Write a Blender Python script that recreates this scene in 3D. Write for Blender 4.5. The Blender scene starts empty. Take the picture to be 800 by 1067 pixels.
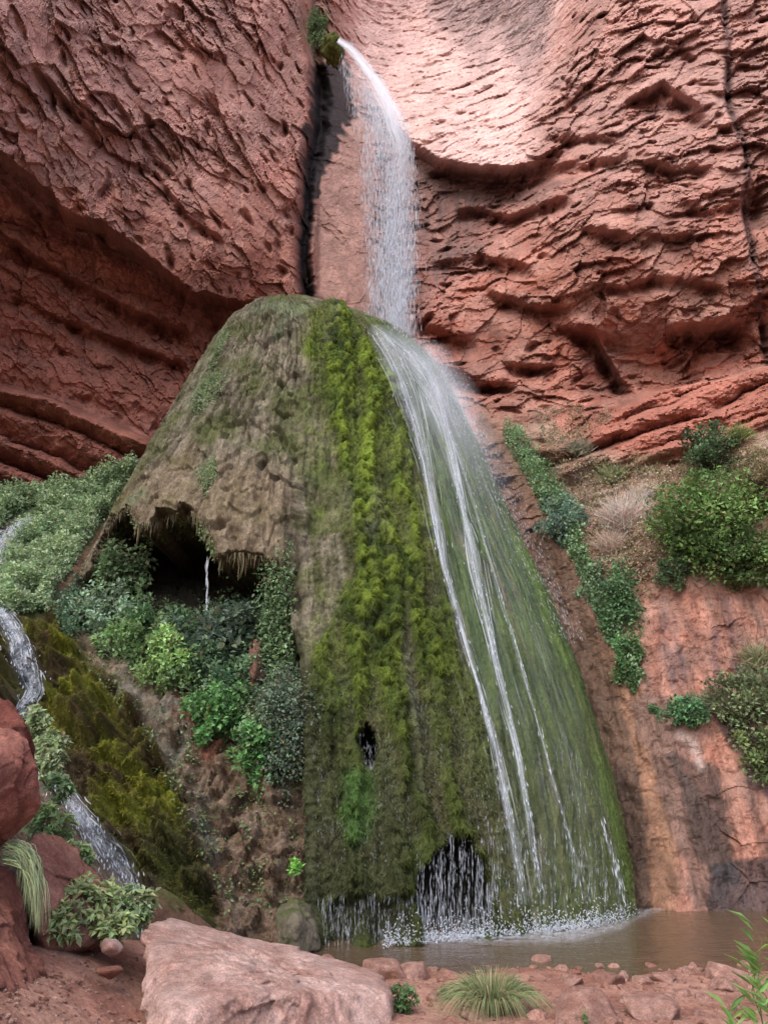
import bpy, math, random, time
import numpy as np
T0 = time.time()
rng = np.random.default_rng(7)
random.seed(7)
S = bpy.context.scene
COL = S.collection

# ------------------------------------------------------------------ survey
F = 821.0; PITCH = math.radians(17.0); CAMZ = 2.3
cp, sp = math.cos(PITCH), math.sin(PITCH)

def W(px, py, Y):
    """point at distance Y (along +Y) on the bearing px,py measured on the photograph"""
    px = np.asarray(px, float); py = np.asarray(py, float); Y = np.asarray(Y, float)
    u = (px - 400) / F; v = (533.5 - py) / F
    dy = cp - v * sp; dz = sp + v * cp
    t = Y / dy
    return np.stack(np.broadcast_arrays(u * t, Y, CAMZ + dz * t), -1)

def proj(P):
    x = P[..., 0]; y = P[..., 1]; z = P[..., 2] - CAMZ
    f = y * cp + z * sp; up = -y * sp + z * cp
    f = np.maximum(f, .05)
    return 400 + F * x / f, 533.5 - F * up / f

# ------------------------------------------------------------------ noise
def _h(ix, iy, iz, seed=0):
    n = (ix * 374761393 + iy * 668265263 + iz * 2147483647 + seed * 1274126177) & 0xFFFFFFFF
    n = ((n ^ (n >> 13)) * 1274126177) & 0xFFFFFFFF
    n = ((n ^ (n >> 16)) * 2246822519) & 0xFFFFFFFF
    return (n ^ (n >> 15)) & 0xFFFFFFFF
def hf(ix, iy, iz, seed=0):
    return _h(ix, iy, iz, seed) / 4294967295.0
def vnoise(P, seed=0):
    """smooth value/gradient noise, about -1..1"""
    Pf = np.floor(P); I = Pf.astype(np.int64); f = P - Pf
    u = f * f * f * (f * (f * 6 - 15) + 10)
    r = 0
    for dx in (0, 1):
        wx = u[..., 0] if dx else 1 - u[..., 0]
        for dy in (0, 1):
            wy = u[..., 1] if dy else 1 - u[..., 1]
            for dz in (0, 1):
                wz = u[..., 2] if dz else 1 - u[..., 2]
                h = _h(I[..., 0] + dx, I[..., 1] + dy, I[..., 2] + dz, seed)
                gx = ((h & 1023) / 511.5 - 1); gy = (((h >> 10) & 1023) / 511.5 - 1); gz = (((h >> 20) & 1023) / 511.5 - 1)
                r = r + wx * wy * wz * (gx * (f[..., 0] - dx) + gy * (f[..., 1] - dy) + gz * (f[..., 2] - dz))
    return r * 1.5
from concurrent.futures import ThreadPoolExecutor
_TP = ThreadPoolExecutor(4)
def par(fn):
    def g(P, *a, **k):
        n = P.shape[0]
        if P.size < 60000 or n < 8: return fn(P, *a, **k)
        cuts = np.linspace(0, n, 17).astype(int)
        r = list(_TP.map(lambda i: fn(P[cuts[i]:cuts[i + 1]], *a, **k), range(16)))
        if isinstance(r[0], tuple): return tuple(np.concatenate(x) for x in zip(*r))
        return np.concatenate(r)
    return g
vnoise = par(vnoise)
def fbm(P, octv=4, seed=0, gain=.5, lac=2.03):
    a = 1; s = 0; r = 0
    for k in range(octv):
        r = r + a * vnoise(P * lac ** k + 17.3 * k, seed + k); s += a; a *= gain
    return r / s * 1.4
def ridged(P, octv=4, seed=0, gain=.5):
    a = 1; s = 0; r = 0
    for k in range(octv):
        r = r + a * (1 - 2 * np.abs(vnoise(P * 2.03 ** k + 9.1 * k, seed + k))); s += a; a *= gain
    return r / s
def facets(P, seed=0, tilt=1.0, off=.5):
    """broken rock: every Voronoi cell is a tilted plane of its own; returns height, edge distance, cell random"""
    I = np.floor(P).astype(np.int64); best = np.full(P.shape[:-1], 9.); sec = best.copy()
    H = np.zeros_like(best); R = np.zeros_like(best)
    for dx in (-1, 0, 1):
        for dy in (-1, 0, 1):
            for dz in (-1, 0, 1):
                cx = I[..., 0] + dx; cy = I[..., 1] + dy; cz = I[..., 2] + dz
                h = _h(cx, cy, cz, seed)
                ox = (h & 1023) / 1023.; oy = ((h >> 10) & 1023) / 1023.; oz = ((h >> 20) & 1023) / 1023.
                rx = P[..., 0] - cx - ox; ry = P[..., 1] - cy - oy; rz = P[..., 2] - cz - oz
                d = rx * rx + ry * ry + rz * rz
                g = _h(cx, cy, cz, seed + 77)
                hh = ((g & 255) / 127.5 - 1) * off + tilt * (((g >> 8) & 255) / 127.5 - 1) * rx \
                    + tilt * ((((g >> 16) & 255) / 127.5 - 1) * .7 - .5) * rz
                c = d < best
                sec = np.where(c, best, np.minimum(sec, d))
                best = np.where(c, d, best); H = np.where(c, hh, H); R = np.where(c, (g >> 24) / 255., R)
    return H, np.sqrt(sec) - np.sqrt(best), R

facets = par(facets)
def rot_img(P, deg, sx, sy=1., sz=1.):
    """rotate in the x-z plane by deg and scale (sx along the rotated axis)"""
    a = math.radians(deg); c, s = math.cos(a), math.sin(a)
    x = P[..., 0] * c + P[..., 2] * s; z = -P[..., 0] * s + P[..., 2] * c
    return np.stack([x * sx, P[..., 1] * sy, z * sz], -1)

# ------------------------------------------------------------------ masks
def sdist(px, py, poly):
    """signed distance (positive inside) in pixels"""
    d = np.full(px.shape, 1e9); ins = np.zeros(px.shape, bool)
    n = len(poly)
    for i in range(n):
        x0, y0 = poly[i]; x1, y1 = poly[(i + 1) % n]
        ex, ey = x1 - x0, y1 - y0
        t = np.clip(((px - x0) * ex + (py - y0) * ey) / (ex * ex + ey * ey + 1e-9), 0, 1)
        d = np.minimum(d, (px - x0 - t * ex) ** 2 + (py - y0 - t * ey) ** 2)
        if y0 != y1:
            c = (y0 <= py) != (y1 <= py)
            ins ^= c & (px < (x1 - x0) * (py - y0) / (y1 - y0) + x0)
    d = np.sqrt(d)
    return np.where(ins, d, -d)
def sstep(a, b, x):
    t = np.clip((x - a) / (b - a), 0, 1); return t * t * (3 - 2 * t)
def region(px, py, poly, soft=6., wob=0., P=None, seed=3, freq=.9):
    d = sdist(px, py, poly)
    if wob: d = d + wob * fbm(P * freq, 4, seed)
    return sstep(-soft, soft, d)
def pline(px, py, pts):
    """distance to an open polyline, and signed side (+ = below/right)"""
    d = np.full(px.shape, 1e9); tt = np.zeros(px.shape); side = np.zeros(px.shape)
    n = len(pts) - 1
    for i in range(n):
        x0, y0 = pts[i][:2]; x1, y1 = pts[i + 1][:2]
        ex, ey = x1 - x0, y1 - y0
        t = np.clip(((px - x0) * ex + (py - y0) * ey) / (ex * ex + ey * ey), 0, 1)
        dd = (px - x0 - t * ex) ** 2 + (py - y0 - t * ey) ** 2
        c = dd < d
        d = np.where(c, dd, d); tt = np.where(c, (i + t) / n, tt)
        side = np.where(c, np.sign(ex * (py - y0) - ey * (px - x0)), side)
    return np.sqrt(d), tt, side
def mix(a, b, m):
    m = np.asarray(m)
    if np.ndim(a) > 0 and np.shape(a)[-1:] == (3,) or np.ndim(b) > 0 and np.shape(b)[-1:] == (3,):
        m = m[..., None]
    return a * (1 - m) + b * m
def C3(*c): return np.array(c, float)

def rbf(ctrl):
    c = np.array(ctrl, float); X = c[:, :2] / 100.; n = len(c)
    def K(r2): return .5 * r2 * np.log(r2 + 1e-9)
    A = np.zeros((n + 3, n + 3)); d2 = ((X[:, None] - X[None]) ** 2).sum(-1)
    A[:n, :n] = K(d2) + np.eye(n) * .02; A[:n, n] = 1; A[:n, n + 1:] = X; A[n, :n] = 1; A[n + 1:, :n] = X.T
    w = np.linalg.solve(A, np.r_[c[:, 2], 0, 0, 0])
    def f(px, py):
        q = np.stack([px, py], -1) / 100.; r = w[n] + w[n + 1] * q[..., 0] + w[n + 2] * q[..., 1]
        for i in range(n):
            r = r + w[i] * K(((q - X[i]) ** 2).sum(-1))
        return r
    return f

# ------------------------------------------------------------------ meshes
def mesh(name, V, Fc, mat, parent=None, col=None, smooth=True, attrs=None):
    V = np.asarray(V, np.float32).reshape(-1, 3); Fc = np.asarray(Fc, np.int32)
    me = bpy.data.meshes.new(name)
    k = Fc.shape[1]; nf = len(Fc)
    me.vertices.add(len(V)); me.vertices.foreach_set('co', V.ravel())
    me.loops.add(nf * k); me.loops.foreach_set('vertex_index', Fc.ravel())
    me.polygons.add(nf)
    me.polygons.foreach_set('loop_start', np.arange(nf, dtype=np.int32) * k)
    me.polygons.foreach_set('loop_total', np.full(nf, k, np.int32))
    me.polygons.foreach_set('use_smooth', np.full(nf, smooth, bool))
    me.update(calc_edges=True)
    if col is not None:
        a = me.color_attributes.new('Col', 'FLOAT_COLOR', 'POINT')
        c = np.ones((len(V), 4), np.float32); c[:, :3] = np.asarray(col).reshape(-1, 3) if np.ndim(col) > 1 else col
        a.data.foreach_set('color', c.ravel())
    for an, av in (attrs or {}).items():
        a = me.attributes.new(an, 'FLOAT', 'POINT'); a.data.foreach_set('value', np.asarray(av, np.float32).ravel())
    me.materials.append(mat)
    o = bpy.data.objects.new(name, me); COL.objects.link(o)
    if parent is not None: o.parent = parent
    return o
def gridfaces(nr, nc, wrap=False):
    i = np.arange(nr - 1)[:, None]; j = np.arange(nc - (0 if wrap else 1))[None]
    j2 = (j + 1) % nc
    a = i * nc + j; b = i * nc + j2
    return np.stack([a + nc, b + nc, b + 0 * i, a], -1).reshape(-1, 4)
def tag(o, label=None, cat=None, group=None, kind=None):
    if label: o['label'] = label
    if cat: o['category'] = cat
    if group: o['group'] = group
    if kind: o['kind'] = kind
    return o
def empty(name, loc, label, cat, group=None):
    o = bpy.data.objects.new(name, None); COL.objects.link(o); o.location = [float(a) for a in loc]
    o.empty_display_size = .2
    return tag(o, label, cat, group)
def rel(P, root): return np.asarray(P) - np.array(root.location)

# ------------------------------------------------------------------ materials
def mat(name, rough=.85, spec=.3, bump=None, noise=(), ridge=False, wetattr=False, trans=0.):
    """principled on the mesh's own 'Col'; noise=[(scale, amount, vector scale)] modulates it, bump=[(scale, dist, detail)]"""
    m = bpy.data.materials.new(name); m.use_nodes = True; N = m.node_tree.nodes; L = m.node_tree.links
    b = N['Principled BSDF']; out = N['Material Output']
    at = N.new('ShaderNodeAttribute'); at.attribute_name = 'Col'
    tc = N.new('ShaderNodeNewGeometry')
    c = at.outputs['Color']
    for sc, am, vs in noise:
        mp = N.new('ShaderNodeMapping'); mp.inputs['Scale'].default_value = vs; L.new(tc.outputs['Position'], mp.inputs[0])
        n = N.new('ShaderNodeTexNoise'); n.inputs['Scale'].default_value = sc; n.inputs['Detail'].default_value = 6
        n.inputs['Roughness'].default_value = .65
        L.new(mp.outputs[0], n.inputs['Vector'])
        r = N.new('ShaderNodeMapRange'); r.inputs[1].default_value = .3; r.inputs[2].default_value = .7
        r.inputs[3].default_value = 1 - am; r.inputs[4].default_value = 1 + am; L.new(n.outputs[0], r.inputs[0])
        mu = N.new('ShaderNodeVectorMath'); mu.operation = 'SCALE'; L.new(c, mu.inputs[0]); L.new(r.outputs[0], mu.inputs['Scale'])
        c = mu.outputs[0]
    L.new(c, b.inputs['Base Color'])
    b.inputs['Roughness'].default_value = rough; b.inputs['Specular IOR Level'].default_value = spec
    if wetattr:
        w = N.new('ShaderNodeAttribute'); w.attribute_name = 'wet'
        r = N.new('ShaderNodeMapRange'); r.inputs[3].default_value = rough; r.inputs[4].default_value = .28
        L.new(w.outputs['Fac'], r.inputs[0]); L.new(r.outputs[0], b.inputs['Roughness'])
    prev = None
    for sc, dist, vs in (bump or ()):
        mp = N.new('ShaderNodeMapping'); mp.inputs['Scale'].default_value = vs; L.new(tc.outputs['Position'], mp.inputs[0])
        n = N.new('ShaderNodeTexNoise'); n.inputs['Scale'].default_value = sc; n.inputs['Detail'].default_value = 8
        if ridge: n.noise_type = 'RIDGED_MULTIFRACTAL'
        n.inputs['Roughness'].default_value = .7
        L.new(mp.outputs[0], n.inputs['Vector'])
        bm = N.new('ShaderNodeBump'); bm.inputs['Distance'].default_value = dist; bm.inputs['Strength'].default_value = 1
        L.new(n.outputs[0], bm.inputs['Height'])
        if prev: L.new(prev, bm.inputs['Normal'])
        prev = bm.outputs[0]
    if prev: L.new(prev, b.inputs['Normal'])
    if trans:
        tr = N.new('ShaderNodeBsdfTranslucent'); L.new(c, tr.inputs[0])
        mx = N.new('ShaderNodeMixShader'); mx.inputs[0].default_value = trans
        L.new(b.outputs[0], mx.inputs[1]); L.new(tr.outputs[0], mx.inputs[2]); L.new(mx.outputs[0], out.inputs[0])
    return m

one = (1, 1, 1)
M_rock = mat('red_rock', .85, .25, [(3.5, .05, (1, 1, 1.4)), (11, .035, (1, 1, 1.4)), (36, .014, one)], [(1.3, .22, one), (9, .25, one), (45, .25, one)], wetattr=True)
M_mound = mat('travertine', .9, .2, [(5, .05, (1, 1, .45)), (20, .035, (1, 1, .6)), (70, .012, one)], [(6, .3, (1, 1, .4)), (22, .35, (1, 1, .5)), (70, .45, (1, 1, .6))], wetattr=True)
M_boulder = mat('boulder_stone', .8, .3, [(4, .06, one), (16, .035, one), (70, .012, one)], [(3, .25, one), (14, .3, one), (70, .35, one)])
M_dirt = mat('red_soil', .95, .15, [(6, .03, one), (30, .012, one), (110, .004, one)], [(3, .2, one), (25, .3, one), (90, .2, one)])
M_leaf = mat('leaf', .5, .3, noise=[(8, .15, one)], trans=.38)
M_moss = mat('moss', .95, .1, noise=[(6, .2, one)], trans=.15)
M_grass = mat('grass_blade', .6, .3, trans=.25)
M_bark = mat('woody_stem', .9, .2, [(20, .01, one)])

def water_white(name, dens, a0=1.0):
    """aerated water: white scattering film, clear where the attribute 'a' is low"""
    m = bpy.data.materials.new(name); m.use_nodes = True; N = m.node_tree.nodes; L = m.node_tree.links
    b = N['Principled BSDF']; out = N['Material Output']
    b.inputs['Base Color'].default_value = (.74, .80, .90, 1); b.inputs['Roughness'].default_value = .3
    b.inputs['Specular IOR Level'].default_value = .6
    tl = N.new('ShaderNodeBsdfTranslucent'); tl.inputs[0].default_value = (.88, .92, .97, 1)
    m1 = N.new('ShaderNodeMixShader'); m1.inputs[0].default_value = .35
    L.new(b.outputs[0], m1.inputs[1]); L.new(tl.outputs[0], m1.inputs[2])
    at = N.new('ShaderNodeAttribute'); at.attribute_name = 'a'
    mu = N.new('ShaderNodeMath'); mu.operation = 'MULTIPLY'; mu.inputs[1].default_value = dens; mu.use_clamp = True
    L.new(at.outputs['Fac'], mu.inputs[0])
    t = N.new('ShaderNodeBsdfTransparent')
    mx = N.new('ShaderNodeMixShader'); L.new(mu.outputs[0], mx.inputs[0]); L.new(t.outputs[0], mx.inputs[1]); L.new(m1.outputs[0], mx.inputs[2])
    L.new(mx.outputs[0], out.inputs[0])
    return m
M_film = water_white('aerated_water', 1.0)

def M_pool():
    m = bpy.data.materials.new('pool_water'); m.use_nodes = True; N = m.node_tree.nodes; L = m.node_tree.links
    out = N['Material Output']; N.remove(N['Principled BSDF'])
    g = N.new('ShaderNodeNewGeometry')
    prev = None
    for sc, d, vs in ((2.2, .05, (1, 2.2, 1)), (9, .02, (1, 2.0, 1)), (30, .005, (1, 1.6, 1))):
        mp = N.new('ShaderNodeMapping'); mp.inputs['Scale'].default_value = vs; L.new(g.outputs['Position'], mp.inputs[0])
        n = N.new('ShaderNodeTexNoise'); n.inputs['Scale'].default_value = sc; n.inputs['Detail'].default_value = 3; L.new(mp.outputs[0], n.inputs['Vector'])
        bm = N.new('ShaderNodeBump'); bm.inputs['Distance'].default_value = d; bm.inputs['Strength'].default_value = .7; L.new(n.outputs[0], bm.inputs['Height'])
        if prev: L.new(prev, bm.inputs['Normal'])
        prev = bm.outputs[0]
    gl = N.new('ShaderNodeBsdfGlossy'); gl.inputs['Roughness'].default_value = .08; L.new(prev, gl.inputs['Normal'])
    df = N.new('ShaderNodeBsdfDiffuse'); df.inputs[0].default_value = (.18, .118, .07, 1); L.new(prev, df.inputs['Normal'])
    tr = N.new('ShaderNodeBsdfTransparent'); tr.inputs[0].default_value = (.72, .62, .5, 1)
    m1 = N.new('ShaderNodeMixShader'); m1.inputs[0].default_value = .65; L.new(tr.outputs[0], m1.inputs[1]); L.new(df.outputs[0], m1.inputs[2])
    fr = N.new('ShaderNodeFresnel'); fr.inputs[0].default_value = 1.22; L.new(prev, fr.inputs['Normal'])
    m2 = N.new('ShaderNodeMixShader'); fm = N.new('ShaderNodeMath'); fm.operation = 'MULTIPLY'; fm.inputs[1].default_value = .55; L.new(fr.outputs[0], fm.inputs[0]); L.new(fm.outputs[0], m2.inputs[0]); L.new(m1.outputs[0], m2.inputs[1]); L.new(gl.outputs[0], m2.inputs[2])
    L.new(m2.outputs[0], out.inputs[0]); return m

# ------------------------------------------------------------------ surface look-up (depth of what has been built, by bearing)
BX0, BY0, BN, BM = -60, -60, 920, 1200
def zbuf(*Ps):
    B = np.full((BM, BN), 1e3)
    for P in Ps:
        P = P.reshape(-1, 3); x, y = proj(P)
        i = np.round(y - BY0).astype(int); j = np.round(x - BX0).astype(int)
        ok = (i >= 0) & (i < BM) & (j >= 0) & (j < BN)
        np.minimum.at(B, (i[ok], j[ok]), P[ok, 1])
    for _ in range(5):
        E = np.pad(B, 1, constant_values=1e3)
        nb = np.min([E[1 + a:1 + a + BM, 1 + b:1 + b + BN] for a in (-1, 0, 1) for b in (-1, 0, 1)], axis=0)
        B = np.where(B > 900, nb, B)
    return B
def look(B, px, py):
    i = np.clip(np.round(py - BY0).astype(int), 0, BM - 1); j = np.clip(np.round(px - BX0).astype(int), 0, BN - 1)
    return B[i, j]
def on(B, px, py, off=0.):
    return W(px, py, look(B, px, py) - off)
def in_poly(poly, n):
    a = np.array(poly, float); lo, hi = a.min(0), a.max(0); X = []; c = 0
    while c < n:
        q = lo + rng.random((n * 2, 2)) * (hi - lo); k = sdist(q[:, 0], q[:, 1], poly) > 0
        X.append(q[k]); c += k.sum()
    return np.concatenate(X)[:n]
print('setup', time.time() - T0)

# ================================================================== CLIFF
def axis(a, b, step, lo, hi, big):
    left = np.arange(a, lo, -big)[1:][::-1]; right = np.arange(b, hi, big)[1:]
    return np.concatenate([left, np.arange(a, b, step), right])
QL = 1.0
gx = axis(-30, 830, 1.3 * QL, -900, 1500, 14.)
gy = axis(-25, 985, 1.3 * QL, -620, 990, 14.)
gy = gy[gy < 1000]
cl = rbf([(-900, -600, 5), (-900, 200, 6), (-900, 700, 8), (-400, -600, 8), (-400, 0, 10), (-400, 300, 11), (-300, 700, 13),
  (0, -600, 11), (300, -600, 18), (700, -600, 17), (1100, -600, 12), (1500, -600, 9), (1500, 0, 9), (1500, 500, 8), (1500, 990, 8.5), (1150, 0, 14), (1150, 400, 13), (1100, 700, 11.5),
  (1100, 945, 11.2),
  (0, 0, 13.6), (150, 0, 16.4), (300, 0, 19), (0, 130, 14.5), (150, 150, 17), (300, 150, 19.3), (220, 280, 18.4), (300, 290, 19.8), (120, 220, 16.8),
  (0, 250, 16), (0, 350, 17), (0, 480, 17.6), (150, 350, 18.6), (150, 450, 18.4), (250, 380, 20),
  (345, 150, 20.2), (345, 300, 20.0), (400, 150, 21.2), (400, 300, 20.8), (440, 220, 21.2),
  (400, 0, 24), (480, 0, 24), (560, 0, 22.5), (450, 160, 21.3), (560, 165, 20.4), (500, 80, 22.5),
  (620, 0, 20.2), (620, 150, 19.4), (620, 300, 19), (480, 300, 20.8), (500, 400, 20.6), (700, 0, 19), (800, 0, 18), (700, 150, 18.5), (800, 200, 17.5),
  (700, 300, 18.6), (800, 300, 17.6), (600, 390, 20.2), (700, 385, 19.4), (800, 360, 18.4),
  (620, 430, 18.8), (700, 420, 18), (800, 400, 16.9), (650, 480, 17.3), (720, 470, 16.6), (800, 440, 16),
  (560, 440, 19.5), (530, 440, 19), (560, 520, 17.4), (600, 540, 16.9), (700, 520, 15.9), (800, 500, 15.2), (700, 600, 15.3), (800, 600, 14.7),
  (620, 620, 16.1), (650, 640, 15.5), (720, 640, 14.9), (720, 740, 14.4), (800, 740, 14.1), (640, 720, 15.1), (660, 800, 14.5),
  (720, 850, 13.9), (800, 850, 13.6), (670, 945, 13.4), (800, 945, 13.3), (600, 800, 15.2), (600, 945, 14.4), (400, 600, 20), (400, 900, 18), (100, 600, 21), (100, 900, 20)])
PX, PY = np.meshgrid(gx, gy)
Y = np.clip(cl(PX, PY), 4.5, 32)
P0 = W(PX, PY, Y)
wob = 14 * fbm(P0 * .55, 4, 91)
wob2 = 5 * fbm(P0 * 2.2, 3, 92)
def below(pts, soft, wb=1.0):
    """0 above the line, 1 below it (lines run left to right)"""
    a = np.array(pts, float); yl = np.interp(PX, a[:, 0], a[:, 1])
    return sstep(-soft, soft, PY + (wob + wob2) * wb - yl)
# --- big breaks in the wall
slab_edge = [(-900, -300), (-30, 135), (0, 160), (40, 190), (80, 218), (120, 245), (150, 266), (180, 292), (205, 312), (250, 318), (320, 316), (330, 100)]
inL = 1 - sstep(318, 330, PX)
d = 1.5 * below(slab_edge, 5) * inL * sstep(330, 250, PX)
# dark notch beside the left slab
nd, nt, ns = pline(PX + .5 * wob, PY, [(330, -60), (322, 20), (330, 60), (334, 110), (322, 170), (318, 220), (316, 290), (322, 330)])
notch = np.exp(-(nd / 7.) ** 2)
d += 1.3 * notch + .9 * sstep(320, 334, PX) * (1 - sstep(400, 460, PX)) * (PY < 350)
# lip of the scoop above the fall: rock under it is set back
lip = [(300, 20), (345, 40), (372, 75), (400, 110), (432, 150), (455, 166), (500, 176), (560, 172), (600, 150), (640, 100), (700, -40)]
under = below(lip, 4, .35)
scoopx = sstep(372, 440, PX) * (1 - sstep(520, 600, PX))
scoop = (1 - under) * sstep(345, 375, PX + .5 * wob) * (1 - sstep(545, 600, PX + .25 * (PY - 80) + 1.6 * wob))
d += 1.1 * under * scoopx * (1 - sstep(230, 330, PY)) + 1.5 * scoop * sstep(170, 0, PY)
fbq = fbm(P0 * 1.7, 4, 97)
# right wall: ledges with an undercut (thick end of each line = how deep)
def ledge(pts, depth, fade, soft=2.5, wb=.3):
    a = np.array(pts, float); yl = np.interp(PX, a[:, 0], a[:, 1])
    e = PY + (wob + wob2) * wb - yl
    inx = sstep(a[0, 0], a[0, 0] + 18, PX) * (1 - sstep(a[-1, 0] - 18, a[-1, 0], PX))
    return inx * depth * (1 + 1.1 * fbq) * (sstep(-soft, soft, e) * (1 - sstep(0, fade, e)) - .35 * np.exp(-((e + 6) / 9.) ** 2))
for a in ([[(648, 108), (690, 92), (740, 118)], .9, 34], [[(440, 170), (520, 180), (600, 172), (660, 160)], .5, 20],
          [[(560, 148), (600, 142), (650, 150)], .6, 14], [[(660, 168), (700, 178), (745, 176)], .7, 16],
          [[(470, 210), (540, 220), (600, 205)], .7, 22], [[(600, 240), (660, 250), (730, 240)], .5, 22],
          [[(440, 270), (500, 262), (560, 280)], .6, 24], [[(500, 300), (560, 320), (600, 318)], .8, 26],
          [[(520, 378), (560, 385), (585, 380)], 1.0, 26], [[(560, 330), (620, 350), (660, 348)], .6, 24],
          [[(590, 345), (620, 352), (650, 395), (668, 398)], 1.3, 34], [[(690, 344), (740, 340), (785, 335)], 1.3, 40],
          [[(620, 300), (680, 290), (760, 300)], .5, 20], [[(700, 210), (740, 220), (780, 205)], .5, 18],
          [[(430, 330), (470, 350), (500, 352)], .6, 24], [[(440, 372), (500, 398), (545, 402)], .9, 24],
          [[(30, 60), (80, 120), (110, 150)], .5, 20], [[(110, 90), (160, 160), (190, 190)], .45, 20], [[(150, 160), (200, 230), (240, 260)], .5, 20],
          [[(0, 180), (60, 225), (100, 250)], .5, 18], [[(0, 240), (70, 285), (140, 320), (200, 345)], .8, 26], [[(60, 330), (110, 345), (180, 372), (200, 380)], .7, 24],
          [[(0, 300), (40, 318), (90, 340)], .5, 20]):
    d += ledge(a[0], a[1] * .75, a[2], 4, .5)
# the tall crack at the right
kd, kt, ks = pline(PX + .4 * wob, PY, [(752, -60), (757, 40), (762, 110), (775, 150), (778, 220), (790, 300), (800, 360), (815, 400)])
d += .6 * np.exp(-(kd / 3.5) ** 2) * (1 - sstep(340, 400, PY)) * sstep(-.4, .3, fbm(P0 * .6, 3, 95)) + .35 * sstep(0, 6, kd) * (ks < 0) * (1 - sstep(330, 420, PY))
d += .9 * np.exp(-(np.hypot((PX - 790) / 12, (PY - 215) / 22)) ** 2)
# lower ledges, right : smooth bedded sandstone running up to the right
Bpoly = [(585, 500), (560, 470), (610, 452), (650, 425), (690, 405), (760, 395), (830, 375), (1500, 100), (1500, 400), (830, 432), (800, 440), (760, 462), (705, 472), (640, 490)]
bed_r = region(PX, PY, Bpoly, 6, 3, P0)
und_r = below([(400, 470), (540, 440), (600, 425), (650, 412), (700, 402), (770, 388), (830, 372), (1500, 150)], 5, .5) * sstep(520, 560, PX)
d += 1.3 * (1 - und_r) * sstep(330, 400, PY) * sstep(590, 640, PX) * (1 - sstep(398, 440, PY))
def beds(PYv, ang, period, amp, seed, wb=.45, round_=.45):
    """bedding: each bed bulges and is undercut at its foot"""
    t = (PYv + math.tan(math.radians(ang)) * PX + wb * (wob * 1.5 + wob2)) / period
    k = np.floor(t); f = t - k
    r = hf(k.astype(np.int64), 0 * k.astype(np.int64), 0 * k.astype(np.int64), seed)
    return amp * (.4 + r) * (-np.sin(np.pi * np.clip(f, 0, 1) ** .6) ** .8), f
b1, f1 = beds(PY, 20, 24, .6, 5, .5)
d += bed_r * b1
# lower ledges, left
Lpoly = [(-900, 200), (-30, 395), (0, 402), (60, 414), (120, 442), (190, 472), (215, 490), (215, 560), (0, 600), (-900, 700)]
bed_l = region(PX, PY, Lpoly, 8, 4, P0)
b2, f2 = beds(PY, -22, 30, .8, 8, .6)
d += bed_l * (b2 - .8)
b3, f3 = beds(PY, -14, 44, .35, 9, .8)
mid_l = region(PX, PY, [(-900, 0), (0, 195), (150, 285), (210, 330), (230, 400), (190, 450), (120, 425), (0, 402), (-900, 300)], 14, 6, P0)
d += mid_l * b3
# stained face at the lower right
face = region(PX, PY, [(560, 560), (600, 590), (640, 640), (700, 612), (800, 620), (1500, 620), (1500, 1100), (500, 1100)], 12, 5, P0)
slope = region(PX, PY, [(500, 430), (560, 430), (610, 470), (700, 480), (800, 445), (1500, 380), (1500, 620), (800, 620), (700, 612), (640, 640), (600, 600), (520, 480)], 12, 5, P0)
soft_zone = np.clip(face + slope + scoop, 0, 1)
bedded = np.clip(bed_l + bed_r + .6 * mid_l, 0, 1)
colm = region(PX, PY, [(328, 80), (360, 60), (392, 150), (392, 335), (325, 335), (322, 200)], 7, 5, P0)
rough = (1 - soft_zone) * (1 - .78 * bedded) * (1 - .85 * colm)
# --- broken-rock relief
wv = np.stack([fbm(P0 * .8 + 5, 3, 31), fbm(P0 * .8 + 9, 3, 32), fbm(P0 * .8 + 13, 3, 33)], -1)
Pw = P0 + .22 * wv
left = 1 - sstep(300, 340, PX)
QLft = rot_img(Pw, -52, .68, 1, 1.25); QRgt = rot_img(Pw, 10, .8, 1, 1.35)
Q = np.where(left[..., None] > .5, QLft, QRgt)
H1, E1, R1 = facets(Q * .5, 11, .75, .35)
H2, E2, R2 = facets(Q * 1.35, 12, .9, .4)
H3, E3, R3 = facets(Q * 4.4, 13, .9, .5)
H4, E4, R4 = facets(Q * 9.5, 14, .9, .5)
fb = fbm(Q * 1.4, 5, 41)
amp = .20 + .66 * sstep(-.35, .45, fbm(P0 * .42, 3, 61))
d -= rough * amp * (.55 * H1 + .40 * H2 + .13 * H3 + .05 * H4 + .10 * fb)
d -= bedded * (.06 * H3 + .03 * H4 + .07 * fb + .08 * H2)
fine = fbm(P0 * np.array([2.2, 2.2, 1.6]), 5, 44)
d -= soft_zone * (.09 * fine + .03 * H3 * (1 - face))
flow = ridged(rot_img(P0, 22, .5, .6, 3.2) + wv * .6, 4, 45)
d -= scoop * (.13 * flow + .08 * H2)
d -= slope * .25 * fbm(P0 * 1.2, 4, 46)
d -= face * (.07 * fbm(P0 * 5, 4, 98) + .09 * H2 * sstep(730, 770, PX) + .14 * fbm(P0 * np.array([3.5, .7, .5]) + wv * .3, 4, 47) + .10 * fbm(P0 * .8, 2, 49))
pock = np.maximum(0, vnoise(Q * 2.6 + 3, 48) - .35)
d += rough * pock * .7
# boulders-like pockets in the face at the lower right
Pc = W(PX, PY, Y + d * .8); Pc[..., 1] += .25 * d
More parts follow.
